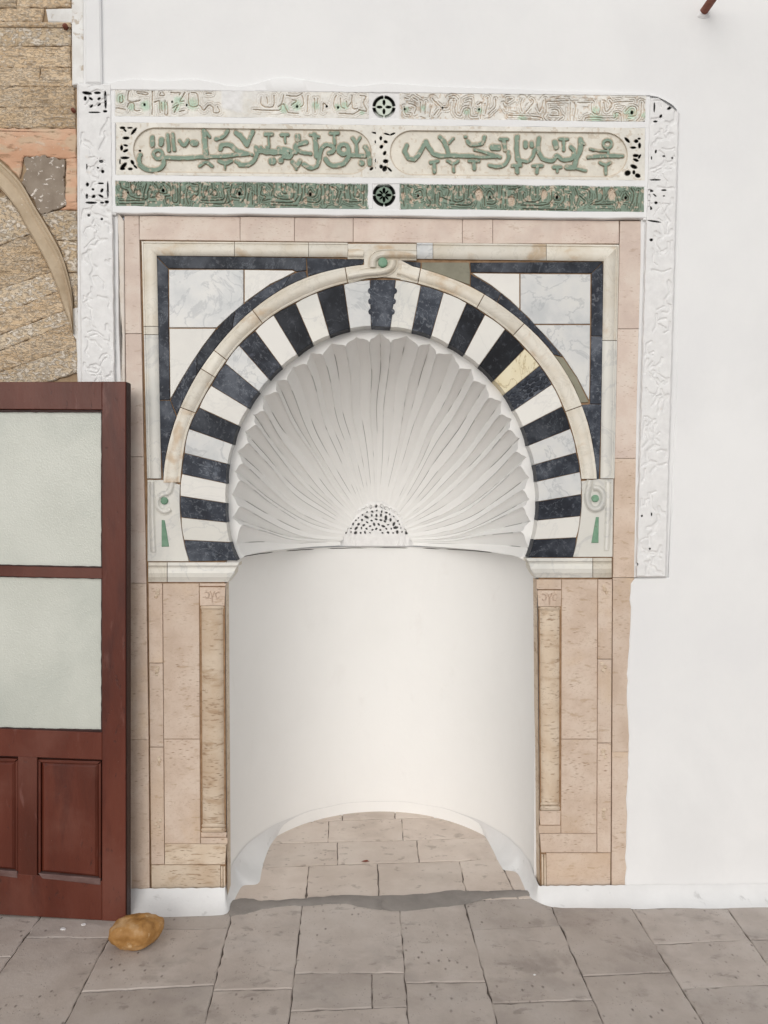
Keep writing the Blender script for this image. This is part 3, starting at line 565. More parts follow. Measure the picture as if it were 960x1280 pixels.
# piers
def pier(sg, X, ytop, yb, colx, capy, basey, TANb):
    """X(u) turns pier position 0 (outside) .. 1 (opening edge) into a picture column"""
    a, b, c, d, e = X
    P = lambda pts, m=PINK, f=.008, **k: s('pier_stone', pts, m, f=f, **k)
    y1, y2 = basey[2], basey[3]
    def vstrip(x0, x1, ya, yb_, cuts, name, m, f):
        ys = [ya]+cuts+[yb_]
        for q0, q1 in zip(ys, ys[1:]):
            s(name, [(x0(q0), q0), (x1(q0), q0), (x1(q1), q1), (x0(q1), q1)], m, f=f, gap=.0013, ch=.0015)
    vstrip(a, b, ytop, y2, [ytop+100, ytop+205], 'carved_listel', PINK, .010)
    s('carved_listel', [(b(y1), y1), (e(y1)-sg*1, y1), (e(y1)-sg*3, y2), (b(y2), y2)], TANb, f=.010, gap=.0013)
    vstrip(b, c, ytop, y1, [924], 'pier_stone', PINK, .006)
    s('pier_stone', [(c(ytop), ytop), (e(ytop), ytop), (e(ytop), capy[0]), (c(ytop), capy[0])], PINK, f=.008)
    s('pier_stone', [(c(basey[1]), basey[1]), (e(basey[1]), basey[1]), (e(y1), y1), (c(y1), y1)], PINK, f=.008)
    s('pier_stone', [(a(y2), y2), (e(y2)-sg*9, y2), (e(yb)-sg*9, yb), (a(yb), yb)], TANb, f=.006, gap=.0013)
    for k, (i0, i1) in enumerate(((9, 6.3), (5.8, 3.2))):
        s('corner_fillet', [(e(y2)-sg*i0, y2+2), (e(y2)-sg*i1, y2+2), (e(yb)-sg*i1, yb), (e(yb)-sg*i0, yb)], TAN, f=.0065-.001*k, gap=.0006)
    # side face of the pier towards the niche, a little way back to the plaster
    vs = []; fs = []
    for y in (ytop, 850, 950, yb):
        for dd in (.006, -.065): p = W(e(y)-sg*.3, y, 0); vs.append((p.x, -dd, p.z))
    for k in range(3): fs.append((2*k, 2*k+1, 2*k+3, 2*k+2))
    mesh('pier_side', vs, fs, TAN, mih)
    # engaged colonnette in its recess
    col = thing('colonnette', (0, 0, 0), None, None); col.parent = mih; col.matrix_parent_inverse = Matrix.Translation(-mih.location)
    x0, x1 = (lambda y: c(y)+sg*.7), (lambda y: e(y)-sg*1.7)
    hr = lambda dep, ex=0: [(0-ex, -.018)]+[(.5-(.5+ex)*math.cos(math.pi*k/10), -.017+dep*math.sin(math.pi*k/10)**.85) for k in range(11)]+[(1+ex, -.018)]
    ys = np.linspace(capy[1]+5, basey[0], 9)
    loft('colonnette_shaft', [(x0(y), y) for y in ys], [(x1(y), y) for y in ys], hr(.034), TAN, col)
    def ring(ya, yb_, ex, dep, name='colonnette_ring'):
        q = [(ya, -.1), (ya+(yb_-ya)*.25, .5), ((ya+yb_)/2, 1), (yb_-(yb_-ya)*.25, .5), (yb_, -.1)]
        vs = []; fs = []
        for y, k in q:
            for u, dd in hr(dep+.004*k, ex*k*.5): vs.append(W(x0(y)+(x1(y)-x0(y))*u, y, dd))
        for i in range(4):
            for j in range(12): fs.append((i*13+j, i*13+j+1, (i+1)*13+j+1, (i+1)*13+j))
        mesh(name, vs, fs, TAN, col, True).data.set_sharp_from_angle(angle=.7)
    ring(capy[1]+.5, capy[1]+5, .06, .036)
    ring(basey[0], basey[0]+4, .05, .036); ring(basey[0]+4.5, basey[0]+10, .09, .038)
    # base block and capital: a block with chamfered corners and curled leaf carving
    for (ya, yb_, nm) in ((basey[0]+10.5, basey[1]-1, 'colonnette_base'), (capy[0]+1, capy[1], 'colonnette_capital')):
        loft(nm, [(x0(ya)-sg*.3, ya), (x0(yb_)+sg*(.3), yb_)], [(x1(ya)+sg*.8, ya), (x1(yb_)-sg*.3, yb_)], [(0, -.025), (0, .002), (.2, .007), (.8, .007), (1, .002), (1, -.025)], PINK, col, smooth=False)
    cx = (x0(capy[0])+x1(capy[0]))/2; cy = (capy[0]+capy[1])/2-1
    for path in ([(cx-9, cy+2), (cx-6, cy+4), (cx-4, cy-1), (cx-7, cy-4), (cx-9.5, cy-3)], [(cx+9, cy+2), (cx+6, cy+4), (cx+4, cy-1), (cx+7, cy-4), (cx+9.5, cy-3)], [(cx, cy-1), (cx, cy+9)], [(cx-3, cy-5), (cx, cy), (cx+3, cy-5)]):
        tube_band('capital_carving', path, 1.5, PINK, col, .007, .0022)
    # small carved flowers on the listel
    for yy in (ytop+13, ytop+110, (ytop+y1)/2+60, y1-25):
        xm = (a(yy)+b(yy))/2+sg*.5
        for q in range(3): disc('listel_flower', xm+random.uniform(-3, 3), yy+q*4-4, random.uniform(1.8, 3.0), .0142, TAN, .0025)
lin = lambda x0, x1, y0=727, y1=1116: (lambda y: x0+(x1-x0)*(y-y0)/(y1-y0))
pier(1, [lin(185, 189), lin(203, 206), lin(249, 251), None, lin(282.5, 285)], 729, 1119, None, (733, 757), (1030, 1047, 1055, 1081), TAN)
pier(-1, [lin(765.5, 763.5), lin(747.5, 746), lin(702, 701), None, lin(670.5, 674)], 724, 1113, None, (737, 758), (1003, 1032, 1042, 1066), PINK)

# ------------------------------------------------------------------ niche
Nc = W(471, 700, 0).x; HW = (W(670, 800, 0).x-W(283.5, 800, 0).x)/2+.012; NX = (W(670, 800, 0).x+W(283.5, 800, 0).x)/2
Y0, DEP = .055, .80
def plan(t, k=0.0):                              # t -90..90 degrees, 0 at the back; k pulls the curve into the room
    a = math.radians(t); return NX+(HW-k)*math.sin(a), Y0+(DEP-k)*max(0, math.cos(a))**.88
zs = W(476, 698.5, -Y0).z
vs = []; fs = []; tn = 72; zl = [-.01, .06, .5, 1.0, zs-.035, zs-.012, zs-.005, zs-.003]; kl = [0, 0, 0, 0, 0, .003, .004, .010]
for i in range(tn+1):
    for z, k in zip(zl, kl): x, y = plan(-90+180*i/tn, k); vs.append((x, y, z))
m = len(zl)
for i in range(tn):
    for j in range(m-1): fs.append((i*m+j, (i+1)*m+j, (i+1)*m+j+1, i*m+j+1))
mesh('niche_wall', vs, fs, NICHE, mih, True)
# rim and jamb plaster between the stone edge and the niche curve
for sg in (-1, 1):
    xw = NX+sg*HW; vs = [(xw+sg*.05, Y0-.001, -.01), (xw-sg*.004, Y0-.001, -.01), (xw-sg*.004, Y0-.001, zs+.01), (xw+sg*.05, Y0-.001, zs+.01)]
    mesh('niche_jamb', vs, [(0, 1, 2, 3)], PLASTER_R, mih)
# fluted shell
NF = 27
tip = lambda t: r_in(t)-7.5
prm = [0, .035, .09, .17, .26, .36, .44, .475, .5, .525, .56, .64, .74, .83, .91, .965]
def lobe(u):
    if u in (0, 1): return -.12
    h = .70*math.sin(math.pi*u)**.6+.42*max(0, 1-abs(2*u-1)*2.2)**1.4
    return h
KS = [0]
for k in range(NF): KS.append(KS[-1]+1+.22*math.sin(k*2.7)+.12*math.sin(k*5.9))
KS = [v*NF/KS[-1] for v in KS]
US = [(k+u, u) for k in range(NF) for u in prm]+[(NF, 0)]
PH = np.linspace(0, 1, 46)
Cb = Vector((W(470.5, 673, -(Y0+DEP)).x, Y0+DEP, 0)); zc = W(470.5, 676, -(Y0+DEP)).z
T0, T1 = -29.5, 209.5
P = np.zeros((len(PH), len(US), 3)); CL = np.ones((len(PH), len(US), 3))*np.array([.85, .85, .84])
for j, (uu, u) in enumerate(US):
    k = int(uu); t = T0+(T1-T0)*(KS[min(k, NF-1)]+(uu-min(k, NF-1))*(KS[min(k, NF-1)+1]-KS[min(k, NF-1)]))/NF
    rr = r_in(t)-18.5*(1-.5*max(0, min(1, (-18-t)/11.5, 1))*(t < 90)-.5*max(0, min(1, (t-198)/11.5))*(t > 90))+8.5*lobe(u)
    rr += 1.1*math.sin(k*5.3)+1.2*(abs(2*u-1) < .3)*math.sin(k*2.1)
    p = W(*PP(t, rr), -Y0); pm = W(*PP(t, r_in(t)-13), -Y0)
    hgt = max(0., min(1., (p.z-zs)/.22)); side = abs(math.cos(math.radians(t)))
    f0_ = .178/math.hypot(pm.x-Cb.x, max(.02, pm.z-zc)); p0_ = math.degrees(f0_/.855)
    for i, q in enumerate(PH):
        ph = math.radians(p0_+(90-p0_)*q); sn, cs = math.sin(ph), math.cos(ph)
        f = .6*sn+.4*(ph/(math.pi/2)); w_ = f**1.3
        px_ = pm.x*(1-w_)+p.x*w_; pz_ = pm.z*(1-w_)+p.z*w_
        if q > .999: px_, pz_ = p.x, p.z
        zcc = zs+(zc-zs)*min(1, hgt*3); x = Cb.x+(px_-Cb.x)*f; z = zcc+(pz_-zcc)*f
        y = Y0+DEP*cs**.9
        z -= .085*hgt*side*math.sin(2*ph)**1.2
        base_z = zs+(.0 if hgt > 0 else 0)
        ra = .045*mnoise.noise(Vector((t*.055, q*2.6, 7.7)))*math.sin(math.pi*q)*min(1, hgt*2); ca, sa = math.cos(ra), math.sin(ra); rx_, rz_ = x-Cb.x, z-zcc; x = Cb.x+rx_*ca-rz_*sa; z = zcc+rx_*sa+rz_*ca
        # fluting as relief, fading to the centre
        am = .009*f*lobe(u)*(1-q**4)
        nx, nz, ny = (px_-Cb.x), (pz_-zc+.05), .35; L = math.sqrt(nx*nx+nz*nz+ny*ny)
        x += nx/L*am; z += nz/L*am; y += ny/L*am
        z = max(z, zs-.002+.0005*j/len(US))
        P[i, j] = (x, y, z)
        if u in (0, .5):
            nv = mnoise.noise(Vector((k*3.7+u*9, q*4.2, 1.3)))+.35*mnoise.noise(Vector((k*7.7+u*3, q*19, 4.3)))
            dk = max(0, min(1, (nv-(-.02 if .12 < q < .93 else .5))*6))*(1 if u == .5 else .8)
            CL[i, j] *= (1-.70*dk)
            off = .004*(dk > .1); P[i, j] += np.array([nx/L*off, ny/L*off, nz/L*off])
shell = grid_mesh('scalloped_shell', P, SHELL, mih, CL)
vs = []; fs = []
for j, (uu, u) in enumerate(US):
    k = min(int(uu), NF-1); t = T0+(T1-T0)*(KS[k]+(uu-k)*(KS[k+1]-KS[k]))/NF; a = P[-1, j]; vs += [W(*PP(t, r_in(t)+2.5), -Y0), (a[0], Y0, a[2])]
for i in range(len(US)-1): fs.append((2*i, 2*i+1, 2*i+3, 2*i+2))
mesh('shell_rim', vs, fs, NICHE, mih)
# shelf that closes the foot of the shell
vs = []; fs = []
for i in range(61):
    for k, z in ((.0085, -.0035), (-.03, -.0015), (-.12, .0)): x, y = plan(-90+180*i/60, k); vs.append((x, y, zs+z))
for i in range(60):
    for j in range(2): fs.append((3*i+j, 3*i+j+1, 3*i+j+4, 3*i+j+3))
mesh('spring_ledge', vs, fs, NICHE, mih, True)
# hairline crack under the shell
vs = []; fs = []
for i in range(161):
    tt_ = -86+172*i/160
    n_v = mnoise.noise(Vector((tt_*.09, 3.1, 0))); wd_ = max(0, min(1, (n_v+.22)*5))*.0016
    x, y = plan(tt_, .0062); zz = zs-.010+.0012*mnoise.noise(Vector((tt_*.2, 0, 5))); vs += [(x, y, zz-wd_), (x, y, zz+wd_)]
for i in range(160): fs.append((2*i, 2*i+1, 2*i+3, 2*i+2))
mesh('hairline_crack', vs, fs, DARK, mih)
# pierced half-round grille at the back
def relief(name, x0, x1, y0, y1, hf, mat, parent, step=.5, depth_back=None, slope=0.0, cellmask=None, split=None):
    xs = np.arange(x0, x1+step/2, step); ys = np.arange(y0, y1+step/2, step)
    PX, PY = np.meshgrid(xs, ys); PY = PY+(PX-x0)*slope
    H, COL, M = hf(PX, PY)
    Pn = Wn(PX, PY, H)
    keep = None
    if M is not None: keep = (M[:-1, :-1] > 0)
    if split is None: return grid_mesh(name, Pn, mat, parent, COL, keep)
    sp = split(PX, PY)[:-1, :-1]; base = keep if keep is not None else np.ones_like(sp)
    a = grid_mesh(name, Pn, mat, parent, COL, base & ~sp)
    return a, Pn, COL, base & sp
def dseg(PX, PY, pts):
    D = np.full(PX.shape, 1e3)
    for (ax, ay), (bx, by) in zip(pts, pts[1:]):
        dx, dy = bx-ax, by-ay; L = dx*dx+dy*dy+1e-9
        t = np.clip(((PX-ax)*dx+(PY-ay)*dy)/L, 0, 1); D = np.minimum(D, np.hypot(PX-ax-t*dx, PY-ay-t*dy))
    return D
def sst(x, a, b): t = np.clip((x-a)/(b-a), 0, 1); return t*t*(3-2*t)
def wob(PX, PY, s_, seed=0):                       # smooth noise field
    return (np.sin(PX/s_+seed)*np.cos(PY/s_*1.3+seed*2)+.6*np.sin(PX/s_*2.3+PY/s_*1.9+seed*3)+.4*np.cos(PX/s_*4.1-PY/s_*3.7+seed))/2
gx, gy = 470.5, 671
holes = []
for r_, n_h, sz in ((38.5, 19, 1.45), (32.5, 17, .85), (26.5, 13, 1.35), (20.5, 11, 1.0), (14.5, 8, 1.1), (8.5, 5, .9)):
    for i in range(n_h):
        a = math.pi*(i+.5)/n_h+random.uniform(-.03, .03)
        holes.append((gx+(r_+random.uniform(-.8, .8))*math.cos(a), gy-2.5-(r_+random.uniform(-.8, .8))*math.sin(a)*.92, sz*random.uniform(.7, 1.25), random.uniform(0, 3.14), random.uniform(1.1, 2.0)))
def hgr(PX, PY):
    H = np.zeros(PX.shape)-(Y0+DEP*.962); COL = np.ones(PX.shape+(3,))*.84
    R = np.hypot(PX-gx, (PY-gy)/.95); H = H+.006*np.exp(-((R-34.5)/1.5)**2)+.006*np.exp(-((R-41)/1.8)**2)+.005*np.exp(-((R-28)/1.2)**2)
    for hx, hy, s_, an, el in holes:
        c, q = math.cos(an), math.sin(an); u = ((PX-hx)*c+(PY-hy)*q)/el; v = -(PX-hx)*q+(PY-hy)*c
        m = 1-sst(np.hypot(u, v), s_*.75, s_*1.25); H = H-.02*m; COL = COL*(1-.86*m[..., None])  # shade inside each hole is also painted into the colour
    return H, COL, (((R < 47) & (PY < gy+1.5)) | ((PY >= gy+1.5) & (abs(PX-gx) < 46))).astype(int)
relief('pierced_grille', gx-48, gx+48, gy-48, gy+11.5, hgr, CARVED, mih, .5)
# coved skirt round the niche floor
fc = cat([(120, 1149), (150, 1148), (180, 1147), (210, 1147), (240, 1146), (270, 1145), (284, 1142), (291, 1130), (298, 1116), (305, 1107), (324, 1105), (328, 1090), (332, 1072), (341, 1052), (358, 1034), (382, 1019), (410, 1010), (445, 1004), (490, 1002), (530, 1005), (560, 1012), (588, 1026), (604, 1042), (614, 1060), (622, 1078), (629, 1088), (645, 1091), (652, 1104), (658, 1117), (666, 1124), (680, 1131), (700, 1136)]+[(724+26*k, 1136.5+random.uniform(-.8, .8)-.09*k) for k in range(34)], 5)
vs = []; fs = []; n = len(fc); XL, XR = NX-HW+.004, NX+HW-.004
for i, (x, y) in enumerate(fc):
    g = G(x, y); g.x += random.uniform(-.001, .001)
    t = max(-90, min(90, math.degrees(math.atan2((g.x-NX)/HW, max(.001, g.y-Y0)/DEP)))); hh = .058+.03*min(1, abs(t)/85)**3+.002*math.sin(i*.7)
    tx_, ty_ = plan(t, .0015)
    if not XL < g.x < XR: tx_, ty_, hh = g.x, -.019, (.072 if g.x < NX else .066)+.003*math.sin(i*2.1)
    elif g.y < Y0+.04: tx_, ty_ = (XL if g.x < NX else XR), min(Y0, max(-.02, g.y-.02)); hh = .075
    for q in (0, .15, .35, .6, .85, 1):
        a = q*math.pi/2; f = math.sin(a); hz_ = (1-math.cos(a))*.8+.2*q
        vs.append((g.x+(tx_-g.x)*f, g.y+(ty_-g.y)*f, hh*hz_-.001))
for i in range(n-1):
    for j in range(5): fs.append((i*6+j, i*6+j+1, (i+1)*6+j+1, (i+1)*6+j))
sk = mesh('niche_skirt', vs, fs, SKIRT, mih, True)
md = sk.modifiers.new('smooth', 'SMOOTH'); md.iterations = 3; md.factor = .4

# ================================================================== inscription frieze
frz = thing('inscription_frieze', W(476, 262, .02), 'carved plaster frieze with green Arabic lettering above the arch', 'frieze')
SL = .0107
Y = lambda x, y: y+(x-150)*SL
WHT = np.array([.80, .80, .80]); CRM = np.array([.75, .715, .635]); GRN = np.array([.225, .30, .24]); BRN = np.array([.36, .25, .15]); PGR = np.array([.50, .66, .53]); BG = np.array([.62, .52, .42])
# plaster fillets between the fields
def fil(pts, f=.030, m=PLASTER, nm='plaster_fillet', **k): slab(nm, pts, f, -.02, m, frz, ch=.003, **k)
def hline(x0, x1, y, n=24, a=.8): return [(x0+(x1-x0)*i/n, Y(x0+(x1-x0)*i/n, y)+random.uniform(-a, a)) for i in range(n+1)]
topedge = [(100, 104), (128, 105), (150, 101), (178, 99), (205, 101), (240, 99), (268, 103), (292, 108), (318, 105), (338, 99), (360, 97), (400, 103), (440, 108), (480, 104), (530, 107), (600, 110), (660, 112), (740, 115), (800, 117), (822, 120), (842, 131), (848, 140)]
te = [(x, y+random.uniform(-.5, .5)) for x, y in cat(topedge, 5)]
bt = [(x, Y(x, 112.5)+random.uniform(-.4, .4)) for x in np.linspace(812, 142, 60)]
xq = np.linspace(101, 846, 150); te_x = [p[0] for p in te]; te_y = [p[1] for p in te]
loft('plaster_fillet', [(x, float(np.interp(x, te_x, te_y))) for x in xq], [(x, max(Y(x, 112.5)+random.uniform(-.3, .3), float(np.interp(x, te_x, te_y))+1.5)) for x in xq], [(0, .0), (0, .026), (.06, .030), (.9, .0305), (1, .028), (1, -.02)], PLASTER, frz)
fil(hline(140, 812, 144.5)+hline(812, 140, 153.5), .029, PLASTER)
fil(hline(140, 812, 217.5)+hline(812, 140, 226.5), .029)
fil(hline(140, 812, 257.5)+hline(812, 140, 266.0), .031)
fil([(138, 112), (144, 112), (145, 268), (138, 268)], .0285); fil([(807, 120), (813, 120), (813, 275), (804, 275)], .0285)
fil([(460, 228), (466, 228), (466, 261), (460, 261)], .0285)
FB = .020
def vnoise(PX, PY, sc, seed=0):
    r = np.random.default_rng(seed); G_ = r.random((256, 256)); x, y = PX/sc+500, PY/sc+500
    xi, yi = np.floor(x).astype(int), np.floor(y).astype(int); fx, fy = x-xi, y-yi; fx, fy = fx*fx*(3-2*fx), fy*fy*(3-2*fy)
    g = lambda a, b: G_[a % 256, b % 256]
    return (g(yi, xi)*(1-fx)+g(yi, xi+1)*fx)*(1-fy)+(g(yi+1, xi)*(1-fx)+g(yi+1, xi+1)*fx)*fy
def fnoise(PX, PY, sc, seed=0): return (vnoise(PX, PY, sc, seed)+.5*vnoise(PX, PY, sc/2, seed+1)+.25*vnoise(PX, PY, sc/4, seed+2))/1.75
def bandf(grooves, islands, greens, darks, plate, gcol, gw, top=FB+.008, dense=True, missing=None):
    def hf(PX, PY):
        D = np.full(PX.shape, 99.)
        for (ox, oy, sc, L) in grooves:
            for st in L:
                pts = [(ox+x/sc, oy+y/sc) for x, y in st]
                if len(pts) > 2: pts = cat(pts, 3)
                xs_ = [p[0] for p in pts]; c0 = np.searchsorted(PX[0], min(xs_)-6); c1 = np.searchsorted(PX[0], max(xs_)+6)
                if c1 > c0: D[:, c0:c1] = np.minimum(D[:, c0:c1], dseg(PX[:, c0:c1]+.5*wob(PX[:, c0:c1], PY[:, c0:c1], 3.1), PY[:, c0:c1]+.5*wob(PX[:, c0:c1], PY[:, c0:c1], 2.7, 2), pts))
        g = 1-sst(D, gw*.35, gw*1.15)
        con = (1-sst(np.abs(D-2.9), .25, .75))*sst(vnoise(PX, PY, 7, 5), .28, .42)*.8
        con = np.maximum(con, (1-sst(np.abs(D-5.4), .25, .75))*sst(vnoise(PX, PY, 6, 8), .35, .5)*.7)
        g = np.maximum(g, con*(.75 if dense else (.42 if missing is not None else .2)))
        H = top-.0075*g+.0022*(fnoise(PX, PY, 5, 31)-.5)+.002*(1-sst(D, gw, gw+2.2))*(1-g)*-1
        COL = np.ones(PX.shape+(3,))*plate
        for (ox, oy, sc, L) in greens:
            for x, y, r in L:
                m = (1-sst(np.hypot(PX-ox-x/sc, PY-oy-y/sc)+1.2*wob(PX, PY, 2), r/sc*.4, r/sc*1.15))[..., None]*.9; COL = COL*(1-m)+PGR*m
        COL = COL*(1-g[..., None]*.9)+gcol*(g[..., None]*.9)
        wear = sst(fnoise(PX, PY, 3.2, 12), .60, .68)[..., None]*(.75 if dense else .15); COL = COL*(1-wear)+(BG if dense else np.array([.62, .5, .38]))*wear
        shade = (.80+.4*fnoise(PX, PY, 14, 21))[..., None]; COL = COL*shade if dense else COL*(.9+.2*fnoise(PX, PY, 20, 21))[..., None]
        for (ox, oy, sc, L) in islands:
            for x, y, r in L:
                d = np.hypot((PX-ox-x/sc), (PY-oy-y/sc)*.62)+.8*wob(PX, PY, 2.2, x); m = 1-sst(d, r/sc*.75, r/sc*1.15)
                H = H-.006*m; COL = COL*(1-m[..., None])+BG*m[..., None]
        for (ox, oy, sc, L) in darks:
            for x, y, r in L:
                m = 1-sst(np.hypot(PX-ox-x/sc, (PY-oy-y/sc)*.75), r/sc*.5, r/sc*1.1); H = H-.02*m; COL = COL*(1-.94*m[..., None])  # tiny holes: their inner shade is darkened into the colour
        if missing is not None:
            m = missing(PX, PY); H = H*(1-m)+(top+.002+.002*wob(PX, PY, 6))*m; COL = COL*(1-m[..., None])+WHT*m[..., None]
        return H, COL, None
    return hf
Eg = [[(65, 60), (75, 95), (120, 110), (135, 150), (230, 175), (240, 140), (260, 60)], [(140, 50), (145, 95), (165, 130), (185, 60)], [(185, 105), (190, 145), (215, 145), (210, 100)], [(60, 185), (250, 180), (270, 120), (290, 70)], [(60, 210), (240, 207)], [(285, 90), (300, 120), (290, 160), (320, 160)], [(320, 60), (345, 90), (350, 130), (330, 155), (360, 165)], [(370, 80), (355, 125), (415, 130), (385, 70)], [(410, 60), (440, 90), (440, 150), (400, 155), (410, 210)], [(450, 50), (460, 100), (455, 190), (495, 190), (490, 60)], [(515, 50), (510, 210)], [(540, 130), (540, 210)], [(570, 90), (560, 160), (575, 210)], [(600, 60), (650, 75), (640, 120), (590, 110)], [(595, 180), (640, 145), (650, 120)], [(680, 60), (670, 120), (690, 170), (720, 80)], [(670, 185), (830, 180), (840, 120), (830, 60)], [(750, 60), (755, 120), (740, 140), (790, 145), (770, 100)], [(700, 205), (840, 210), (860, 170)], [(880, 90), (850, 100), (870, 140), (850, 200), (885, 195), (870, 150)], [(900, 70), (890, 150), (960, 170)]]
Ei = [(95, 140, 20), (345, 155, 18), (530, 155, 10), (150, 80, 12), (620, 165, 16), (585, 90, 10), (420, 190, 10), (705, 130, 14), (770, 125, 12), (900, 190, 10), (200, 120, 12)]
Fg = [[(20, 90), (5, 130), (50, 130), (30, 90)], [(70, 60), (65, 150), (40, 190)], [(100, 90), (85, 150), (80, 200)], [(115, 120), (120, 200)], [(150, 60), (150, 190)], [(185, 80), (175, 130), (210, 150), (190, 175), (240, 165)], [(235, 60), (260, 90), (250, 140)], [(270, 60), (275, 150), (390, 165), (410, 130), (400, 60)], [(320, 60), (330, 120), (360, 120), (350, 60)], [(250, 185), (420, 180), (440, 60)], [(250, 205), (430, 210)], [(460, 60), (470, 120), (450, 180)], [(490, 70), (490, 130), (540, 150), (570, 130), (580, 70)], [(525, 95), (505, 135), (545, 135), (525, 95)], [(490, 180), (560, 190), (600, 160), (600, 60)], [(625, 60), (630, 130), (620, 200)], [(660, 70), (655, 180)], [(680, 80), (720, 110), (700, 180)], [(740, 110), (720, 190)], [(770, 60), (775, 175), (880, 180)], [(800, 80), (810, 160)], [(835, 60), (830, 140), (870, 150), (860, 110)], [(905, 70), (900, 200)]]
Fi = [(135, 150, 12), (200, 110, 10), (490, 175, 14), (680, 90, 9), (640, 150, 9), (855, 130, 9), (780, 80, 9), (330, 90, 9), (895, 120, 6)]
Gg = [[(240, 60), (235, 100), (240, 180)], [(260, 60), (290, 80), (280, 110), (300, 150)], [(310, 100), (340, 90), (350, 130), (310, 140)], [(385, 60), (375, 120), (400, 160), (385, 185)], [(430, 60), (425, 180)], [(455, 100), (450, 180)], [(480, 70), (510, 80), (500, 130)], [(470, 130), (520, 150)], [(545, 60), (535, 150), (600, 145), (590, 60)], [(570, 60), (570, 120)], [(520, 170), (640, 175), (650, 120)], [(630, 60), (625, 130)], [(660, 110), (690, 80), (720, 130), (725, 180)], [(735, 120), (755, 90), (780, 130), (745, 140)], [(740, 170), (790, 160), (800, 60)], [(830, 60), (820, 190)], [(850, 100), (850, 190)], [(870, 80), (900, 80), (935, 70)], [(865, 130), (900, 130), (890, 170)]]
Gi = [(232, 120, 12), (462, 140, 10), (690, 110, 24), (820, 150, 8), (885, 150, 22), (280, 150, 8)]
Hg = [[(5, 70), (30, 100), (20, 160)], [(60, 100), (75, 140), (150, 135), (170, 80)], [(100, 70), (95, 130)], [(130, 70), (130, 120)], [(50, 160), (200, 155), (215, 80)], [(60, 180), (300, 185)], [(240, 95), (225, 130), (265, 130), (245, 95)], [(280, 70), (285, 130), (260, 160)], [(315, 110), (315, 185)], [(345, 70), (360, 120), (340, 180)], [(380, 70), (420, 80), (425, 120)], [(370, 110), (400, 140), (380, 160)], [(460, 70), (465, 130)], [(490, 70), (490, 130), (430, 155), (550, 155)], [(540, 80), (510, 130)], [(560, 90), (580, 140), (570, 180)], [(610, 100), (600, 130), (635, 130), (620, 95)], [(650, 70), (665, 110), (640, 180)], [(690, 80), (675, 180)]]
Hi = [(175, 100, 18), (310, 150, 8), (545, 100, 22), (215, 155, 8), (350, 110, 6), (585, 155, 8), (490, 90, 7)]
gE, gF, gG, gH = (140, 220, 6), (295, 220, 5.647), (455, 220, 4.8), (640, 220, 4.364)
GD = np.array([.15, .155, .11])
relief('green_letter_band', 144, 460.5, 226, 258, bandf([(*gE, Eg), (*gF, Fg)], [(*gE, Ei), (*gF, Fi)], [], [(*gE, [(385, 110, 12), (120, 125, 7)]), (*gF, [(25, 125, 12), (525, 130, 12)])], GRN, GD, 1.0), CARVED, frz, .5, slope=SL)
relief('green_letter_band', 499.5, 805, 226+350*SL, 258+350*SL, bandf([(*gG, Gg), (*gH, Hg)], [(*gG, Gi), (*gH, Hi)], [], [(*gG, [(325, 120, 7), (755, 128, 6)]), (*gH, [(245, 118, 9), (620, 120, 8)])], GRN, GD, 1.0), CARVED, frz, .5, slope=SL)
Ig = [[(15, 90), (20, 150)], [(55, 120), (60, 160), (80, 150), (70, 110)], [(20, 195), (95, 210)], [(110, 190), (120, 165), (155, 165), (160, 215), (200, 215)], [(120, 80), (115, 150), (180, 150), (200, 140)], [(175, 85), (250, 90), (245, 105), (180, 95)], [(285, 80), (285, 245)], [(300, 160), (335, 150), (340, 230)], [(345, 90), (340, 110), (370, 110), (360, 85)], [(350, 160), (355, 220)], [(375, 150), (375, 240), (395, 240), (390, 160)], [(430, 200), (470, 175), (440, 230)], [(415, 90), (480, 92), (475, 105)], [(515, 90), (480, 150), (510, 150)], [(545, 90), (545, 180), (610, 180), (600, 100), (560, 90)], [(620, 180), (650, 215), (680, 180), (710, 190), (720, 230), (760, 225), (745, 190)], [(665, 95), (700, 95)], [(475, 225), (510, 215)]]
Ig2 = [(60, 130, 40), (140, 190, 30), (235, 180, 45), (360, 180, 40), (470, 150, 45), (570, 170, 50), (450, 200, 30)]
Jg_ = [[(150, 120), (155, 180), (235, 190), (240, 110)], [(190, 120), (195, 165)], [(95, 210), (270, 215), (290, 180), (310, 110)], [(270, 190), (310, 170), (340, 230), (410, 235)], [(330, 110), (400, 115), (440, 95)], [(360, 180), (400, 150), (370, 140)], [(440, 110), (450, 170), (430, 190)], [(480, 110), (475, 225)], [(525, 130), (530, 230)], [(550, 130), (545, 170)], [(585, 220), (590, 165), (620, 190)], [(680, 110), (660, 160), (670, 200)], [(710, 130), (715, 190), (740, 200)], [(750, 150), (760, 190), (790, 150)], [(790, 110), (795, 200), (830, 200)], [(850, 110), (890, 120), (870, 160), (895, 220), (840, 210)], [(700, 235), (800, 240), (850, 210)]]
Jg2 = [(310, 200, 40), (400, 180, 45), (535, 180, 35), (690, 190, 30), (740, 180, 35), (860, 230, 20)]
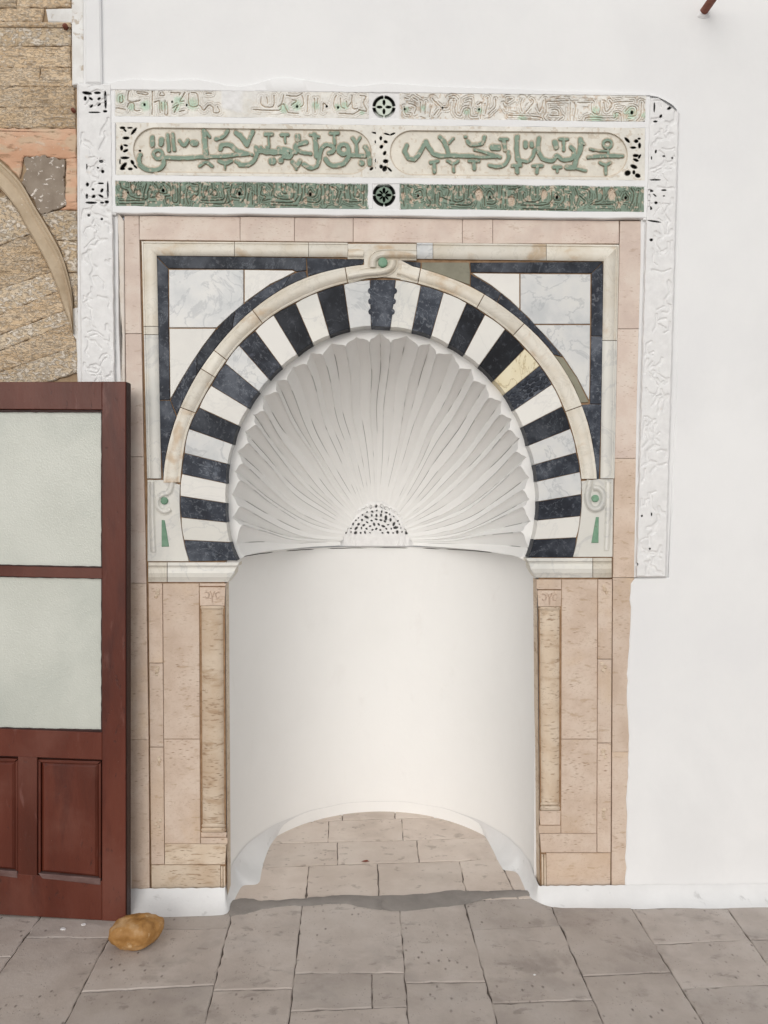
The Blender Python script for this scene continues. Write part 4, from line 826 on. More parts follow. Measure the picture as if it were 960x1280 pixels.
Kg = [[(245, 95), (270, 100)], [(240, 150), (250, 200), (275, 205)], [(350, 120), (350, 190)], [(385, 120), (380, 200)], [(420, 150), (410, 220)], [(430, 100), (490, 155), (530, 160)], [(535, 150), (545, 100), (580, 95)], [(590, 110), (580, 190), (620, 215), (640, 165), (680, 165), (685, 215), (730, 215)], [(650, 110), (690, 100), (690, 150)], [(730, 140), (760, 130), (750, 230)], [(800, 95), (795, 150), (780, 200)], [(850, 100), (850, 150), (800, 200)], [(900, 130), (915, 160)], [(930, 100), (960, 100)], [(300, 90), (330, 110)], [(470, 170), (440, 210)], [(270, 130), (320, 150), (310, 200)]]
Kg2 = [(255, 170, 25), (660, 185, 28), (745, 180, 25), (370, 160, 22)]
Lg = [[(20, 60), (40, 60), (20, 75)], [(10, 100), (12, 120)], [(100, 60), (90, 90), (100, 130)], [(150, 60), (160, 80), (120, 130)], [(180, 90), (195, 130), (215, 70)], [(25, 150), (190, 158), (200, 185), (100, 185)], [(225, 60), (230, 130), (215, 160), (250, 190)], [(230, 75), (350, 70)], [(260, 120), (290, 120), (300, 150), (250, 150)], [(280, 190), (320, 160)], [(362, 80), (360, 185)], [(385, 80), (390, 120), (380, 190), (420, 190)], [(400, 80), (470, 80)], [(480, 80), (480, 130), (520, 140), (525, 70)], [(545, 80), (555, 130), (590, 100), (575, 70)], [(440, 180), (460, 160), (600, 165), (605, 140), (635, 140), (640, 185)], [(600, 80), (640, 75), (700, 75)], [(660, 130), (690, 100), (720, 110), (720, 150), (680, 155)], [(750, 80), (745, 150), (720, 180)], [(775, 90), (775, 180), (690, 190)]]
Lg2 = [(100, 170, 30), (500, 178, 50), (690, 140, 45), (500, 120, 25), (765, 150, 20), (610, 150, 20)]
gI, gJ, gK, gL = (140, 100, 5.647), (300, 100, 5.647), (460, 105, 5.333), (630, 110, 4.364)
def miss(PX, PY):
    a = sst(PX, 275, 279)*(1-sst(PX, 297, 308))*(1-sst(PY-(PX-275)*.25, 132, 137)); b = (1-sst(np.hypot(PX-318, (PY-112)*1.4), 14, 24)); return np.clip(a+b*.4, 0, 1)
CR2 = np.array([.79, .775, .73]); BR2 = np.array([.52, .43, .33])
relief('pale_letter_band', 141, 461, 112, 145, bandf([(*gI, Ig), (*gJ, Jg_)], [], [(*gI, Ig2), (*gJ, Jg2)], [(*gI, [(230, 175, 9), (425, 155, 7), (527, 178, 7)]), (*gJ, [(403, 188, 9), (612, 187, 8), (692, 195, 8)])], CR2, BR2, .75, dense=False, missing=miss), CARVED, frz, .5, slope=SL)
relief('pale_letter_band', 499.5, 808, 112+350*SL, 145+350*SL, bandf([(*gK, Kg), (*gL, Lg)], [], [(*gK, Kg2), (*gL, Lg2)], [(*gK, [(245, 168, 7), (497, 160, 6), (740, 170, 7)]), (*gL, [(697, 135, 9)])], CR2, BR2, .62), CARVED, frz, .5, slope=SL)
# rosettes between the bands
def rosette(cx, cy, r, colr, cut=0):
    def hf(PX, PY):
        x, y = PX-cx, PY-cy; R = np.hypot(x, y); A = np.arctan2(y, x)
        COL = np.ones(PX.shape+(3,))*WHT; H = np.full(PX.shape, FB+.006)
        m = 1-sst(R, r-2.2, r-1.4); COL = COL*(1-m[..., None])+colr*m[..., None]; H = H-.004*m
        ringm = sst(R, r-4.4, r-3.4)*(1-sst(R, r-.6, r+.2)); seg = sst(np.abs(np.cos(2*A)), .0, .12)*1.0
        ringm = ringm*sst(np.abs(np.sin(2*A)), .1, .22)
        if cut: ringm = ringm*(1-.6*sst(y, 4, 9))
        pet = np.zeros(PX.shape)
        for k in range(8):
            a = k*math.pi/4; u = x*math.cos(a)+y*math.sin(a); v = -x*math.sin(a)+y*math.cos(a)
            L0, L1 = (2.2, r*.62) if k % 2 == 0 else (2.2, r*.52)
            if cut and k % 2: continue
            pet = np.maximum(pet, 1-sst(((u-(L0+L1)/2)/((L1-L0)/2))**2+(v/(1.6 if k % 2 == 0 else 1.0))**2, .8, 1.3))
        d = np.maximum(ringm, pet); H = H-.022*d; COL = COL*(1-.965*d[..., None])  # cuts of ring and petals carry painted shade
        return H, COL, None
    relief('rosette', cx-21, cx+21, cy-19, cy+19, hf, CARVED, frz, .5)
rosette(480, 134, 14.5, (CR2*.55+PGR*.45), 1); rosette(480, 244, 14.5, GRN)
# cartouches with lettering
def Ag(o, L):
    out = []
    for st, wd in L:
        p = [(o[0]+x/o[2], o[1]+y/o[2]) for x, y in st]
        if 2 < len(p) < 12: p = cat(p, 4)
        out.append((p, wd/o[2]/2+.05))
    return out
def ring_(cx, cy, r): return [(cx+r*math.cos(a), cy+r*math.sin(a)) for a in np.linspace(0, 2*math.pi, 13)]
LA = Ag((140, 150, 5.647), [([(285, 125), (285, 178)], 34), ([(348, 138), (348, 170)], 36), ([(392, 105), (402, 215)], 24), ([(428, 100), (440, 212)], 24), ([(475, 148), (508, 180), (535, 145)], 26), ([(572, 162), (590, 165)], 44),
    ([(650, 80), (655, 150), (665, 260)], 36), ([(670, 90), (688, 118)], 22), ([(370, 265), (500, 270), (620, 262), (680, 262)], 30), ([(690, 260), (800, 255), (870, 245), (960, 240)], 28), (ring_(325, 243, 32), 24),
    ([(365, 280), (360, 320), (320, 350), (250, 350), (200, 320), (190, 270), (200, 245)], 32), ([(620, 325), (660, 298), (705, 325)], 24), ([(755, 290), (800, 305), (840, 290)], 28), ([(798, 305), (798, 350)], 12),
    ([(735, 135), (790, 115), (815, 78)], 26), ([(765, 205), (775, 180), (830, 175), (880, 215), (940, 240)], 32), ([(875, 90), (910, 120), (950, 170)], 32), ([(875, 290), (910, 315), (960, 320)], 26)])
LA += Ag((300, 150, 5.333), [([(0, 100), (45, 165)], 34), ([(85, 78), (50, 165)], 26), ([(0, 205), (80, 232)], 20), ([(0, 300), (60, 295), (100, 260), (115, 215), (110, 185)], 28), ([(115, 205), (150, 205), (170, 212), (200, 212), (240, 215), (270, 210), (310, 225)], 38),
    ([(103, 178), (107, 215)], 20), ([(140, 180), (145, 215)], 20), ([(180, 180), (185, 210)], 20), ([(170, 95), (212, 95)], 26), ([(191, 100), (193, 190)], 15), ([(278, 98), (318, 98)], 24), ([(300, 100), (302, 150)], 15), ([(385, 110), (385, 130)], 38),
    ([(260, 190), (300, 195), (345, 215), (330, 248), (290, 245)], 28), ([(370, 215), (375, 170), (400, 160), (440, 150)], 32), ([(370, 190), (410, 215), (470, 225)], 24), ([(495, 95), (505, 170), (510, 245)], 32), ([(470, 98), (525, 112)], 20),
    ([(210, 275), (220, 275)], 46), ([(270, 272), (271, 273)], 38), ([(350, 280), (375, 310), (400, 275)], 28), ([(375, 305), (375, 328)], 18), ([(425, 295), (470, 320), (515, 305), (530, 250), (545, 190), (580, 165), (618, 178), (622, 208), (590, 220)], 28),
    ([(604, 88), (652, 88)], 26), ([(628, 90), (632, 160)], 20), (ring_(690, 195, 33), 30), ([(725, 210), (720, 250), (690, 290), (630, 305), (590, 290), (570, 260)], 30), ([(740, 235), (830, 240)], 28), ([(750, 120), (775, 160), (780, 235)], 24),
    ([(800, 118), (775, 160)], 18), ([(835, 180), (855, 220), (865, 295)], 30), ([(810, 287), (811, 288)], 38)])
LB_ = Ag((480, 150, 5.647), [([(160, 180), (145, 220), (170, 270), (215, 280), (250, 240), (280, 180), (295, 152), (320, 200), (350, 240), (400, 255), (470, 250), (560, 255), (630, 255)], 30), ([(395, 122), (430, 165), (455, 240)], 30), ([(490, 130), (460, 165)], 18),
    ([(590, 150), (615, 175), (690, 165), (710, 122)], 28), ([(640, 210), (700, 225), (820, 262)], 22), ([(640, 260), (720, 262), (790, 258)], 24), ([(765, 193), (805, 195)], 44), ([(820, 135), (870, 135)], 22), ([(845, 140), (855, 210)], 30),
    ([(875, 225), (880, 270), (850, 315), (800, 330), (745, 320)], 26), ([(330, 300), (380, 290)], 24), ([(355, 300), (355, 368)], 28), ([(450, 290), (490, 310), (525, 290)], 22), ([(490, 310), (492, 365)], 20), ([(600, 290), (670, 290)], 22), ([(635, 295), (637, 345)], 28),
    ([(935, 118), (940, 280)], 28), ([(905, 325), (960, 325)], 22), ([(935, 325), (935, 368)], 22), ([(573, 118), (580, 118)], 22)])
LB_ += Ag((640, 150, 5.333), [([(35, 112), (30, 190), (50, 290)], 30), ([(10, 305), (60, 305)], 22), ([(35, 310), (35, 350)], 24), ([(140, 305), (200, 305)], 22), ([(170, 310), (165, 350)], 24), ([(280, 315), (325, 315)], 24), ([(303, 318), (303, 345)], 20),
    ([(90, 150), (92, 175)], 30), ([(130, 150), (132, 175)], 26), ([(150, 200), (140, 240), (110, 275), (60, 270)], 24), ([(180, 122), (175, 200), (210, 260), (270, 270), (300, 240), (340, 265), (400, 255), (415, 210), (392, 180)], 28),
    ([(285, 150), (295, 180)], 36), ([(320, 128), (370, 128)], 22), ([(345, 130), (345, 200)], 22), ([(455, 130), (455, 200), (430, 260), (415, 320)], 32), ([(455, 128), (480, 160)], 18), ([(415, 320), (490, 338)], 18), ([(365, 315), (400, 318)], 32),
    ([(510, 250), (600, 240), (735, 240)], 26), ([(520, 195), (580, 205), (640, 205)], 15), (ring_(637, 160, 28), 20), ([(640, 190), (640, 235)], 15), ([(585, 285), (625, 300), (655, 285)], 22), ([(625, 300), (625, 358)], 20)])
def sdf_l(PX, PY, L):
    D = np.full(PX.shape, 9.)
    for pts, r in L:
        xs_ = [p[0] for p in pts]; c0 = np.searchsorted(PX[0], min(xs_)-8); c1 = np.searchsorted(PX[0], max(xs_)+8)
        if c1 > c0:
            X_, Y_ = PX[:, c0:c1], PY[:, c0:c1]
            D[:, c0:c1] = np.minimum(D[:, c0:c1], dseg(X_+.4*wob(X_, Y_, 3.3), Y_+.4*wob(X_, Y_, 2.9, 1), pts)-r)
    return D
def cartouche(x0, x1, cx0, cx1, yc, hh, L, H0, seedv, holeL):
    def hf(PX, PY):
        ys = PY-Y(PX, yc); rr = hh
        # signed distance to a stadium
        dx = np.maximum(np.maximum(cx0+rr-PX, PX-(cx1-rr)), 0); d = np.hypot(dx, ys)-rr
        inside = 1-sst(d, -.6, .6)
        H = np.full(PX.shape, FB+.0095)-.008*inside + .0025*np.exp(-((d+.2)/.9)**2)*.0
        COL = np.ones(PX.shape+(3,))*(np.array([.78, .76, .70])); m = inside[..., None]; COL = COL*(1-m)+CRM*m
        line = np.exp(-((d)/.75)**2)[..., None]; COL = COL*(1-.5*line)+np.array([.5, .36, .22])*.5*line
        D = sdf_l(PX, PY, L)
        D = D+1.1*(fnoise(PX, PY, 3.5, 41+seedv)-.45)
        l = 1-sst(D, -.55, .2)
        H = H+.0085*l*np.clip(1.0-.12*np.exp(-(D+2.2)**2), 0, 1)
        e = np.exp(-((D-.45)/.7)**2)[..., None]; COL = COL*(1-.7*e)+BRN*.7*e
        lm = (1-sst(D, -.35, .25))[..., None]; COL = COL*(.93+.16*fnoise(PX, PY, 22, 7)[..., None]); COL = COL*(1-lm)+GRN*(.95+.35*fnoise(PX, PY, 6, 9)[..., None])*lm
        wr = sst(fnoise(PX, PY, 4, 77), .66, .72)[..., None]*.6; COL = COL*(1-wr)+np.array([.60, .52, .42])*wr
        H = H+.0008*wob(PX, PY, 5, seedv)
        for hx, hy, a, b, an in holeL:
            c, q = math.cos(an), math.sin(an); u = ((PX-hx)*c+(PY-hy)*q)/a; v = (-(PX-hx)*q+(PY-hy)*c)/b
            mm = 1-sst(np.hypot(u, v), .85, 1.35); H = H-.024*mm; COL = COL*(1-.97*mm[..., None])  # piercings are sunk and their shade painted almost black
        return H, COL, None
    r = relief('cartouche_field', x0, x1, 153+(x0-150)*SL, 218.5+(x0-150)*SL, hf, CARVED, frz, .5, slope=SL, split=lambda PX, PY: sdf_l(PX, PY, L) < .3)
    grid_mesh('cartouche_lettering', r[1], CARVED, frz, r[2], r[3])
hz = lambda o, L: [(o[0]+x/o[2], o[1]+y/o[2], a/o[2], b/o[2], an) for x, y, a, b, an in L]
h1 = hz((140, 150, 5.647), [(75, 56, 16, 8, 0), (92, 74, 12, 6, .8), (128, 56, 16, 5, 0), (155, 80, 26, 8, -.9), (100, 128, 20, 9, 0), (68, 198, 9, 16, 0), (97, 180, 14, 6, .2), (97, 218, 16, 8, -.4), (92, 268, 26, 8, 0), (57, 295, 4, 16, 0), (82, 325, 26, 11, -.8), (75, 345, 16, 8, 0), (130, 346, 14, 8, 0), (145, 300, 16, 9, 1.0), (165, 330, 16, 6, .8), (198, 218, 8, 6, 0)])
h2 = hz((300, 150, 5.333), [(912, 148, 12, 9, .4), (948, 125, 8, 12, 0), (945, 190, 14, 8, 0), (928, 225, 8, 14, -.6), (915, 272, 12, 14, 0), (945, 295, 6, 16, 0), (876, 326, 12, 7, -.7), (915, 322, 10, 8, .7), (950, 345, 14, 14, 0), (905, 88, 22, 5, .2), (950, 85, 14, 6, -.5)])
cartouche(145, 470, 167, 464, 187, 27.5, LA, 0, 1, h1+h2)
h3 = hz((480, 150, 5.647), [(12, 155, 12, 9, .3), (5, 235, 9, 14, .5), (12, 292, 16, 12, 0), (5, 345, 14, 18, .4), (40, 350, 18, 6, .8), (20, 100, 18, 5, .3), (60, 100, 18, 5, -.4), (-22, 130, 8, 12, 0), (-18, 190, 10, 12, .6), (-20, 330, 10, 12, 0)])
h4 = hz((640, 150, 5.333), [(768, 135, 20, 8, .8), (828, 142, 12, 10, 0), (848, 125, 8, 6, 0), (808, 185, 16, 7, 0), (850, 172, 8, 16, 0), (825, 238, 16, 9, 0), (850, 245, 6, 14, .5), (826, 268, 16, 8, .4), (812, 312, 20, 11, .4), (770, 355, 18, 15, -.5), (812, 350, 8, 12, 0), (838, 372, 16, 12, .4)])
cartouche(470, 806, 488, 784, 187, 27.5, LB_, 0, 2, h3+h4)
# carved plaster strips at both sides, thickly limewashed
def strip(name, x0, x1, y0, y1, f, holesL, xw, seedv, outline=None):
    stk = []
    r2 = random.Random(seedv)
    for k in range(int((y1-y0)/7)):
        cx, cy = r2.uniform(x0+7, x1-7), r2.uniform(y0+5, y1-5); a = r2.uniform(0, 6.28); p = [(cx, cy)]
        for q in range(4): a += r2.uniform(-1.1, 1.1); cx = min(x1-5, max(x0+5, cx+6*math.cos(a))); cy = min(y1-4, max(y0+4, cy+6*math.sin(a))); p.append((cx, cy))
        stk.append((p, r2.uniform(.8, 2.2)))
    def hf(PX, PY):
        D = np.full(PX.shape, 9.)
        for pts, r in stk:
            ys_ = [p[1] for p in pts]; sel = slice(np.searchsorted(PY[:, 0], min(ys_)-9), np.searchsorted(PY[:, 0], max(ys_)+9))
            D[sel] = np.minimum(D[sel], dseg(PX[sel], PY[sel], pts)-r)
        H = np.full(PX.shape, f)-.0045*(1-sst(D, -1.3, 1.1))+.0006*wob(PX, PY, 9, seedv)
        ed = np.minimum(np.minimum(PX-x0, x1-PX), np.minimum(PY-y0, y1-PY)); H = H-.014*(1-sst(ed+.5*wob(PX, PY, 8), 0, 2.2))
        COL = np.ones(PX.shape+(3,))*WHT
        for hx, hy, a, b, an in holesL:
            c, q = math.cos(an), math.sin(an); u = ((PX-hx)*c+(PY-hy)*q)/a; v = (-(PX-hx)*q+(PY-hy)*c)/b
            mm = 1-sst(np.hypot(u, v), .9, 1.45); H = H-.015*mm; COL = COL*(1-.975*mm[..., None])  # shade of the hollows goes into the vertex colour too
        return H, COL, None
    xs = np.arange(x0, x1+.3, .5); ys = np.arange(y0, y1+.3, .5); PX, PY = np.meshgrid(xs, ys)
    H, COL, _ = hf(PX, PY); PX2 = PX+xw(PY)
    kp_ = None
    if x0 > 500: kp_ = (((PX2-818)*.72 < (PY-119)))[:-1, :-1]
    return grid_mesh(name, Wn(PX2, PY, H), CARVED, frz, COL, kp_)
sq = lambda o, L: [(o[0]+x/o[2], o[1]+y/o[2], a/o[2], b/o[2], an) for x, y, a, b, an in L]
hl = sq((88, 95, 6.737), [(140, 145, 32, 11, .15), (228, 143, 22, 9, 0), (124, 190, 10, 15, 0), (172, 193, 15, 8, .6), (240, 192, 12, 8, -.6), (293, 165, 8, 30, 0), (295, 230, 8, 38, 0), (175, 255, 14, 7, -.8), (240, 243, 14, 6, -.6), (200, 307, 38, 5, 0), (290, 298, 14, 8, 0),
    (252, 720, 14, 10, 0), (224, 774, 7, 6, 0), (264, 805, 11, 12, 0), (130, 765, 4, 18, 0), (134, 915, 10, 13, 0), (180, 955, 9, 8, 0), (248, 905, 20, 6, 0), (255, 965, 9, 15, .5), (305, 960, 6, 55, 0), (128, 1013, 8, 16, 0), (185, 1015, 14, 10, -.5), (248, 1012, 18, 8, .5), (165, 1068, 38, 8, 0), (256, 1068, 14, 6, 0), (295, 1062, 14, 11, 0), (142, 1173, 8, 8, 0), (252, 1205, 8, 8, 0)])
strip('carved_strip', 96.5, 140, 104, 490, .032, hl, lambda y: (y-104)*.012, 3)
hr_ = sq((790, 120, 7.529), [(212, 110, 6, 38, 0), (355, 115, 20, 10, -.6), (275, 192, 9, 15, .5), (226, 241, 16, 7, 0), (238, 524, 7, 14, .2), (200, 585, 4, 14, 0), (315, 567, 10, 6, 0), (394, 585, 6, 8, 0), (240, 790, 40, 6, 0), (200, 892, 20, 9, .2), (188, 945, 9, 16, 0), (188, 995, 8, 12, 0), (253, 1006, 12, 10, 0), (198, 1055, 18, 13, .5), (325, 887, 20, 6, 0), (326, 942, 7, 5, 0), (240, 935, 16, 5, .7), (240, 1180, 50, 6, .15)])
hr_ += [(810, 602, .9, 6, 0), (817, 645, .9, 1.1, 0), (829, 643, .7, 1.8, 0), (804, 695, 1.2, 3.5, .2), (812, 705.5, 1.8, 1.6, 0), (828, 686, 1, 1, 0), (819, 300, 1.6, 1.4, 0)]
strip('carved_strip', 811, 850, 122, 722, .034, hr_, lambda y: -(y-122)*.028, 5)
mesh_l = [(W(x, y, .006)) for x, y in [(97, 104), (150, 104), (150, 480), (97, 480)]]
slab('plaster_ground', [(96, 106), (149, 106), (147.5, 268), (148, 400), (151, 478), (158, 700), (101, 700), (97, 400)], .013, -.02, PLASTER, frz, ch=.003)
slab('plaster_ground', [(802, 119), (820, 121), (846, 142), (850, 300), (846, 500), (835, 722), (793, 722), (796, 520), (801, 330)], .017, -.02, PLASTER, frz, ch=.004)
# whitewashed corner pilaster above the left strip
pil = slab('pilaster_strip', [(89, -60), (104, -60), (104.5, 104), (90, 106)], .012, -.02, FLAKES, frz, ch=.003)
slab('pilaster_strip', [(105.5, -60), (124.5, -60), (127, 104), (106, 104)], .034, -.02, PLASTER, frz, ch=.006)

# ================================================================== old limestone wall at the left
lw = thing('limestone_wall', W(30, WB), 'weathered tan limestone wall with old relieving arch behind the red door', 'wall')
V, FF = [], []
CORE = mk('earthy_mortar', [(.30, .21, .13), (.42, .31, .20)], 30, 6, .9, objvar=0, rnd=False, bump=.5)
p_ = [W(x, y, -.012) for x, y in [(-1300, -700), (104, -700), (104, 1131), (-1300, 1400)]]
mesh('wall_core', [(v.x, .012, max(v.z, -.02)) for v in p_], [(0, 1, 2, 3)], CORE, lw)
om = cat([(-60, 163), (-30, 178), (0, 201), (25, 226), (42, 255), (60, 285), (77, 317), (87, 350), (91, 377), (92, 417)], 4)
im = cat([(-60, 190), (-30, 208), (0, 235), (20, 260), (35, 287), (55, 322), (70, 355), (80, 385), (86, 400), (91, 417.5)], 4)
loft('arch_moulding', im, om, [(0, -.03), (0, .016), (.08, .022), (.3, .020), (.45, .014), (.6, .010), (.66, .016), (.75, .019), (.84, .013), (.88, .017), (.97, .014), (1, -.03)], MOULD, lw)
def rjag(pts, step=9, amp=.8):
    out = []
    for i in range(len(pts)):
        a, b = pts[i], pts[(i+1) % len(pts)]; L = math.hypot(b[0]-a[0], b[1]-a[1]); k = max(1, int(L/step))
        for j in range(k): out.append((a[0]+(b[0]-a[0])*j/k+(random.uniform(-amp, amp) if j else 0), a[1]+(b[1]-a[1])*j/k+(random.uniform(-amp, amp) if j else 0)))
    return out
def ls(pts, m=LIME, f=-.002): return slab('limestone_block', rjag(pts, 6, 1.0), f, -.04, m, lw, gap=.0004, ch=.0035, jit=.001, tilt=.006)
omx = lambda y: float(np.interp(y, [o[1] for o in om], [o[0] for o in om]))
omy = lambda x: float(np.interp(x, [o[0] for o in om], [o[1] for o in om]))
ls([(-170, -60), (20, -60), (20, 9), (-170, 9)]); ls([(20, -60), (88, -60), (88, 8), (20, 9)])
ls([(-170, 10), (55, 10), (52, 27), (-170, 27)], LIME); slab('limewash_patch', [(57, 11), (88, 10), (100, 12), (102, 60), (98, 104), (90, 103), (90, 29), (60, 27)], .006, -.04, FLAKES, lw, ch=.004)
slab('string_course', [(-170, 26), (88, 27.5), (88.5, 33), (-170, 31)], .008, -.04, LIME, lw, ch=.004)
ls([(-170, 32), (20, 33), (20, 58), (-170, 57)], LIME_PALE); ls([(20, 33), (87.5, 34), (88, 57), (20, 58)], LIME_PALE)
ls([(-170, 58), (87.5, 58), (88, 84), (-170, 84)]); ls([(-170, 84), (50, 84), (50, 108), (-170, 108)]); ls([(50, 84), (88, 84), (90, 108), (50, 108)])
ls([(-170, 108), (92, 108), (94, 134), (-170, 134)]); ls([(-170, 134), (94, 134), (94, 160), (-170, 160)])
ls([(-170, 160), (94.5, 160), (95, 196), (82, 198), (30, 195), (24, 222), (0, 199), (-30, 177), (-60, 162), (-170, 162)], LIME_RED)
ls([(82, 198), (95.5, 197), (96, 262), (74, 262), (82, 258)], LIME_RED)
slab('mortar_patch', rjag([(30, 197), (52, 194), (81, 200), (80, 228), (83, 256), (66, 262), (52, 268), (44, 254), (27, 228), (33, 212)], 3.5, 1.6), -.0005, -.04, LIME_GREY, lw, ch=.002)
ls([(51, 268), (74, 263), (96, 263), (96, 300), (70, 300)], LIME_PALE); ls([(71, 301), (96, 301), (96.5, 340), (85, 340)], LIME_PALE); ls([(85, 341), (96.5, 341), (97, 395), (92.5, 395), (91, 370)], LIME_PALE)
slab('limewash_patch', rjag([(90, 386), (97, 384), (104, 480), (97, 480), (95, 425), (91, 418)], 8, .5), .004, -.04, FLAKES, lw, ch=.003)
# wedge stones that radiate under the arch
imx = lambda y: float(np.interp(y, [o[1] for o in im], [o[0] for o in im]))-.3 if y < 417 else 97
rad = [((-170, 300), (0, 243)), ((-170, 372), (38, 292)), ((-170, 420), (45, 340)), ((-170, 460), (58, 364)), ((-170, 482), (70, 388)), ((-170, 505), (81, 404)), ((-170, 522), (96, 432)), ((-170, 545), (100, 466))]
rad = [(a, (imx(b[1]), b[1])) for a, b in rad]
ip = lambda x0, x1: [p for p in im if x0 < p[0] < x1]
prev = [(-170, 240), (-60, 192)]+[p for p in im if -58 < p[0] < 0]
rad_m = [LIME, LIME_PALE, LIME, LIME_PALE, LIME, LIME_PALE, LIME, LIME_PALE]
seg = list(zip(rad, rad[1:]))
def imnear(p, q): return [m for m in im if p[0] < m[0] < q[0] and m[1] > p[1]-2]
ls([(-170, 200), (-62, 193)]+[m for m in im if -58 < m[0] < -1]+[(-.5, 238), (-170, 300)], LIME)
for k, ((a0, a1), (b0, b1)) in enumerate(seg):
    mid = [(imx(v)+.8, v-.5) for v in np.linspace(a1[1], min(b1[1], 416), 6)[1:-1]] if a1[1] < 410 else []
    q1, q2 = lerp(a0, a1, .62), lerp(b0, b1, .62); m = [LIME, LIME_PALE, LIME, LIME_PALE, LIME_PALE, LIME, LIME_PALE][k]
    t = [.45, .7, .55, .66, .5, .72, .6][k]; q1, q2 = lerp(a0, a1, t), lerp(b0, b1, t+.02)
    ls([a0, q1, q2, b0], m); ls([q1, a1]+[(x-.8, y+.5) for x, y in mid]+[b1, q2], [LIME_PALE, LIME, LIME_PALE, LIME, LIME_PALE, LIME, LIME_PALE][k])
yy = 545
while yy < 1125:
    h = random.uniform(38, 52); ls([(-170, yy), (30, yy-36 if yy < 560 else yy), (30, min(1128, yy+h)), (-170, min(1128, yy+h))]); ls([(30, yy-36 if yy < 560 else yy), (105, yy-60 if yy < 560 else yy), (105, min(1128, yy+h)), (30, min(1128, yy+h))]); yy += h
for k in range(14):                                # courses beyond the frame
    y = -60-40*k if k < 0 else 0
yy = -660
while yy < 1125:
    x = -1290
    while x < -175:
        wd = random.uniform(110, 190); ls([(x, yy), (min(x+wd, -171), yy), (min(x+wd, -171), min(1127, yy+46)), (x, min(1127, yy+46))], random.choice([LIME, LIME, LIME_PALE])); x += wd
    yy += 46
yy = -660
while yy < -70:
    for a, b in ((-170, -40), (-40, 88)): ls([(a, yy), (b, yy), (b, min(-61, yy+46)), (a, min(-61, yy+46))])
    yy += 46
def nail(cx, cy, r):
    vs = []; fs = []; c = W(cx, cy, 0)
    for k, (rr, d) in enumerate(((1, .0), (1, .012), (.6, .018), (0.05, .02))):
        for i in range(10): a = i*math.pi/5; vs.append((c.x+r*PXM*rr*math.cos(a), -d, c.z+r*PXM*rr*math.sin(a)))
    for k in range(3):
        for i in range(10): fs.append((k*10+i, k*10+(i+1) % 10, (k+1)*10+(i+1) % 10, (k+1)*10+i))
    mesh('rusty_nail', vs, fs, RUST, lw, True)
nail(82.5, 34.5, 3.2); nail(92.5, 139, 2.6)

# ================================================================== red door leaf leaning by the wall
DA = math.radians(4.5)
dp = G(157, 1152); DN = Vector((math.sin(-DA)*-1, -math.cos(DA), 0))      # outward normal of the front face
DN = Vector((math.sin(DA), -math.cos(DA), 0)); DU = Vector((math.cos(DA), math.sin(DA), 0))*-1
DN = Vector((-math.sin(DA), -math.cos(DA), 0)); DU = Vector((-math.cos(DA), math.sin(DA), 0))   # DU runs left and slightly back
def Dp(px, py, d=0.0):
    v = ray(px, py); q = dp+DN*d; return CAM+v*((q-CAM).dot(DN)/v.dot(DN))
door = thing('door_leaf', dp+DU*.35, 'dark red wooden door leaf with two frosted panes standing against the wall', 'door')
TH = .042
def dslab(name, pts, f, b, mat, ch=.002, rag=0, parent=None):
    q = [Dp(x, y, 0) for x, y in pts]
    L = [((v-dp).dot(DU), v.z) for v in q]
    if rag:
        o = []
        for i in range(len(L)):
            a, c = L[i], L[(i+1) % len(L)]; n = max(1, int(math.hypot(c[0]-a[0], c[1]-a[1])/.02))
            for j in range(n): o.append((a[0]+(c[0]-a[0])*j/n+(random.uniform(-rag, rag) if j else 0), a[1]+(c[1]-a[1])*j/n+(random.uniform(-rag, rag) if j else 0)))
        L = o
    if area(L) < 0: L.reverse()
    i_ = inset(L, ch); n = len(L); mp = lambda u, z, d: dp+DU*u+DN*d+Vector((0, 0, z-dp.z))
    vs = [mp(u, z, f-ch*.8) for u, z in L]+[mp(u, z, f) for u, z in i_]+[mp(u, z, b) for u, z in L]+[mp(u, z, b) for u, z in i_]
    fs = [tuple(range(n, 2*n)), tuple(reversed(range(2*n, 3*n)))]
    for k in range(n):
        m = (k+1) % n; fs.append((k, m, n+m, n+k)); fs.append((2*n+k, 2*n+m, m, k))
    me = bpy.data.meshes.new(name); me.from_pydata([tuple(v) for v in vs], [], fs)
    bm = bmesh.new(); bm.from_mesh(me); bmesh.ops.delete(bm, geom=[v for v in bm.verts if not v.link_faces], context='VERTS'); bmesh.ops.recalc_face_normals(bm, faces=bm.faces); bm.to_mesh(me); bm.free()
    return link(name, me, mat, parent or door)
def bz(px): return 1152.5-(157-px)*.058                # foot of the leaf
dslab('stile', [(127.5, 477), (157, 477), (157, 1152.5), (127.5, bz(127.5))], 0, -TH, PAINT)
dslab('stile', [(-88, 478), (-57, 478), (-57, bz(-57)), (-88, bz(-88))], 0, -TH, PAINT)
dslab('stile_edge', [(157.2, 478), (158.2, 478), (158.2, 1152), (157.2, 1152)], -.003, -TH+.001, PAINT_D)
dslab('top_rail', [(-57, 477.6), (127.3, 477), (127.3, 512), (-57, 511)], -.0007, -TH, PAINT)
dslab('middle_rail', [(-57, 909), (127.3, 916), (127.3, 950), (-57, 943)], -.0007, -TH, PAINT)
dslab('bottom_rail', [(-57, 1085), (127.3, 1102), (127.3, bz(127)), (-57, bz(-57))], -.0007, -TH, PAINT)
dslab('mullion', [(22, 946), (46, 947), (46, 1096), (22, 1094)], -.0014, -TH, PAINT)
dslab('glazing_bar', [(-57, 706), (127.3, 710.5), (127.3, 723.5), (-57, 719)], -.004, -TH, PAINT, rag=.0006)
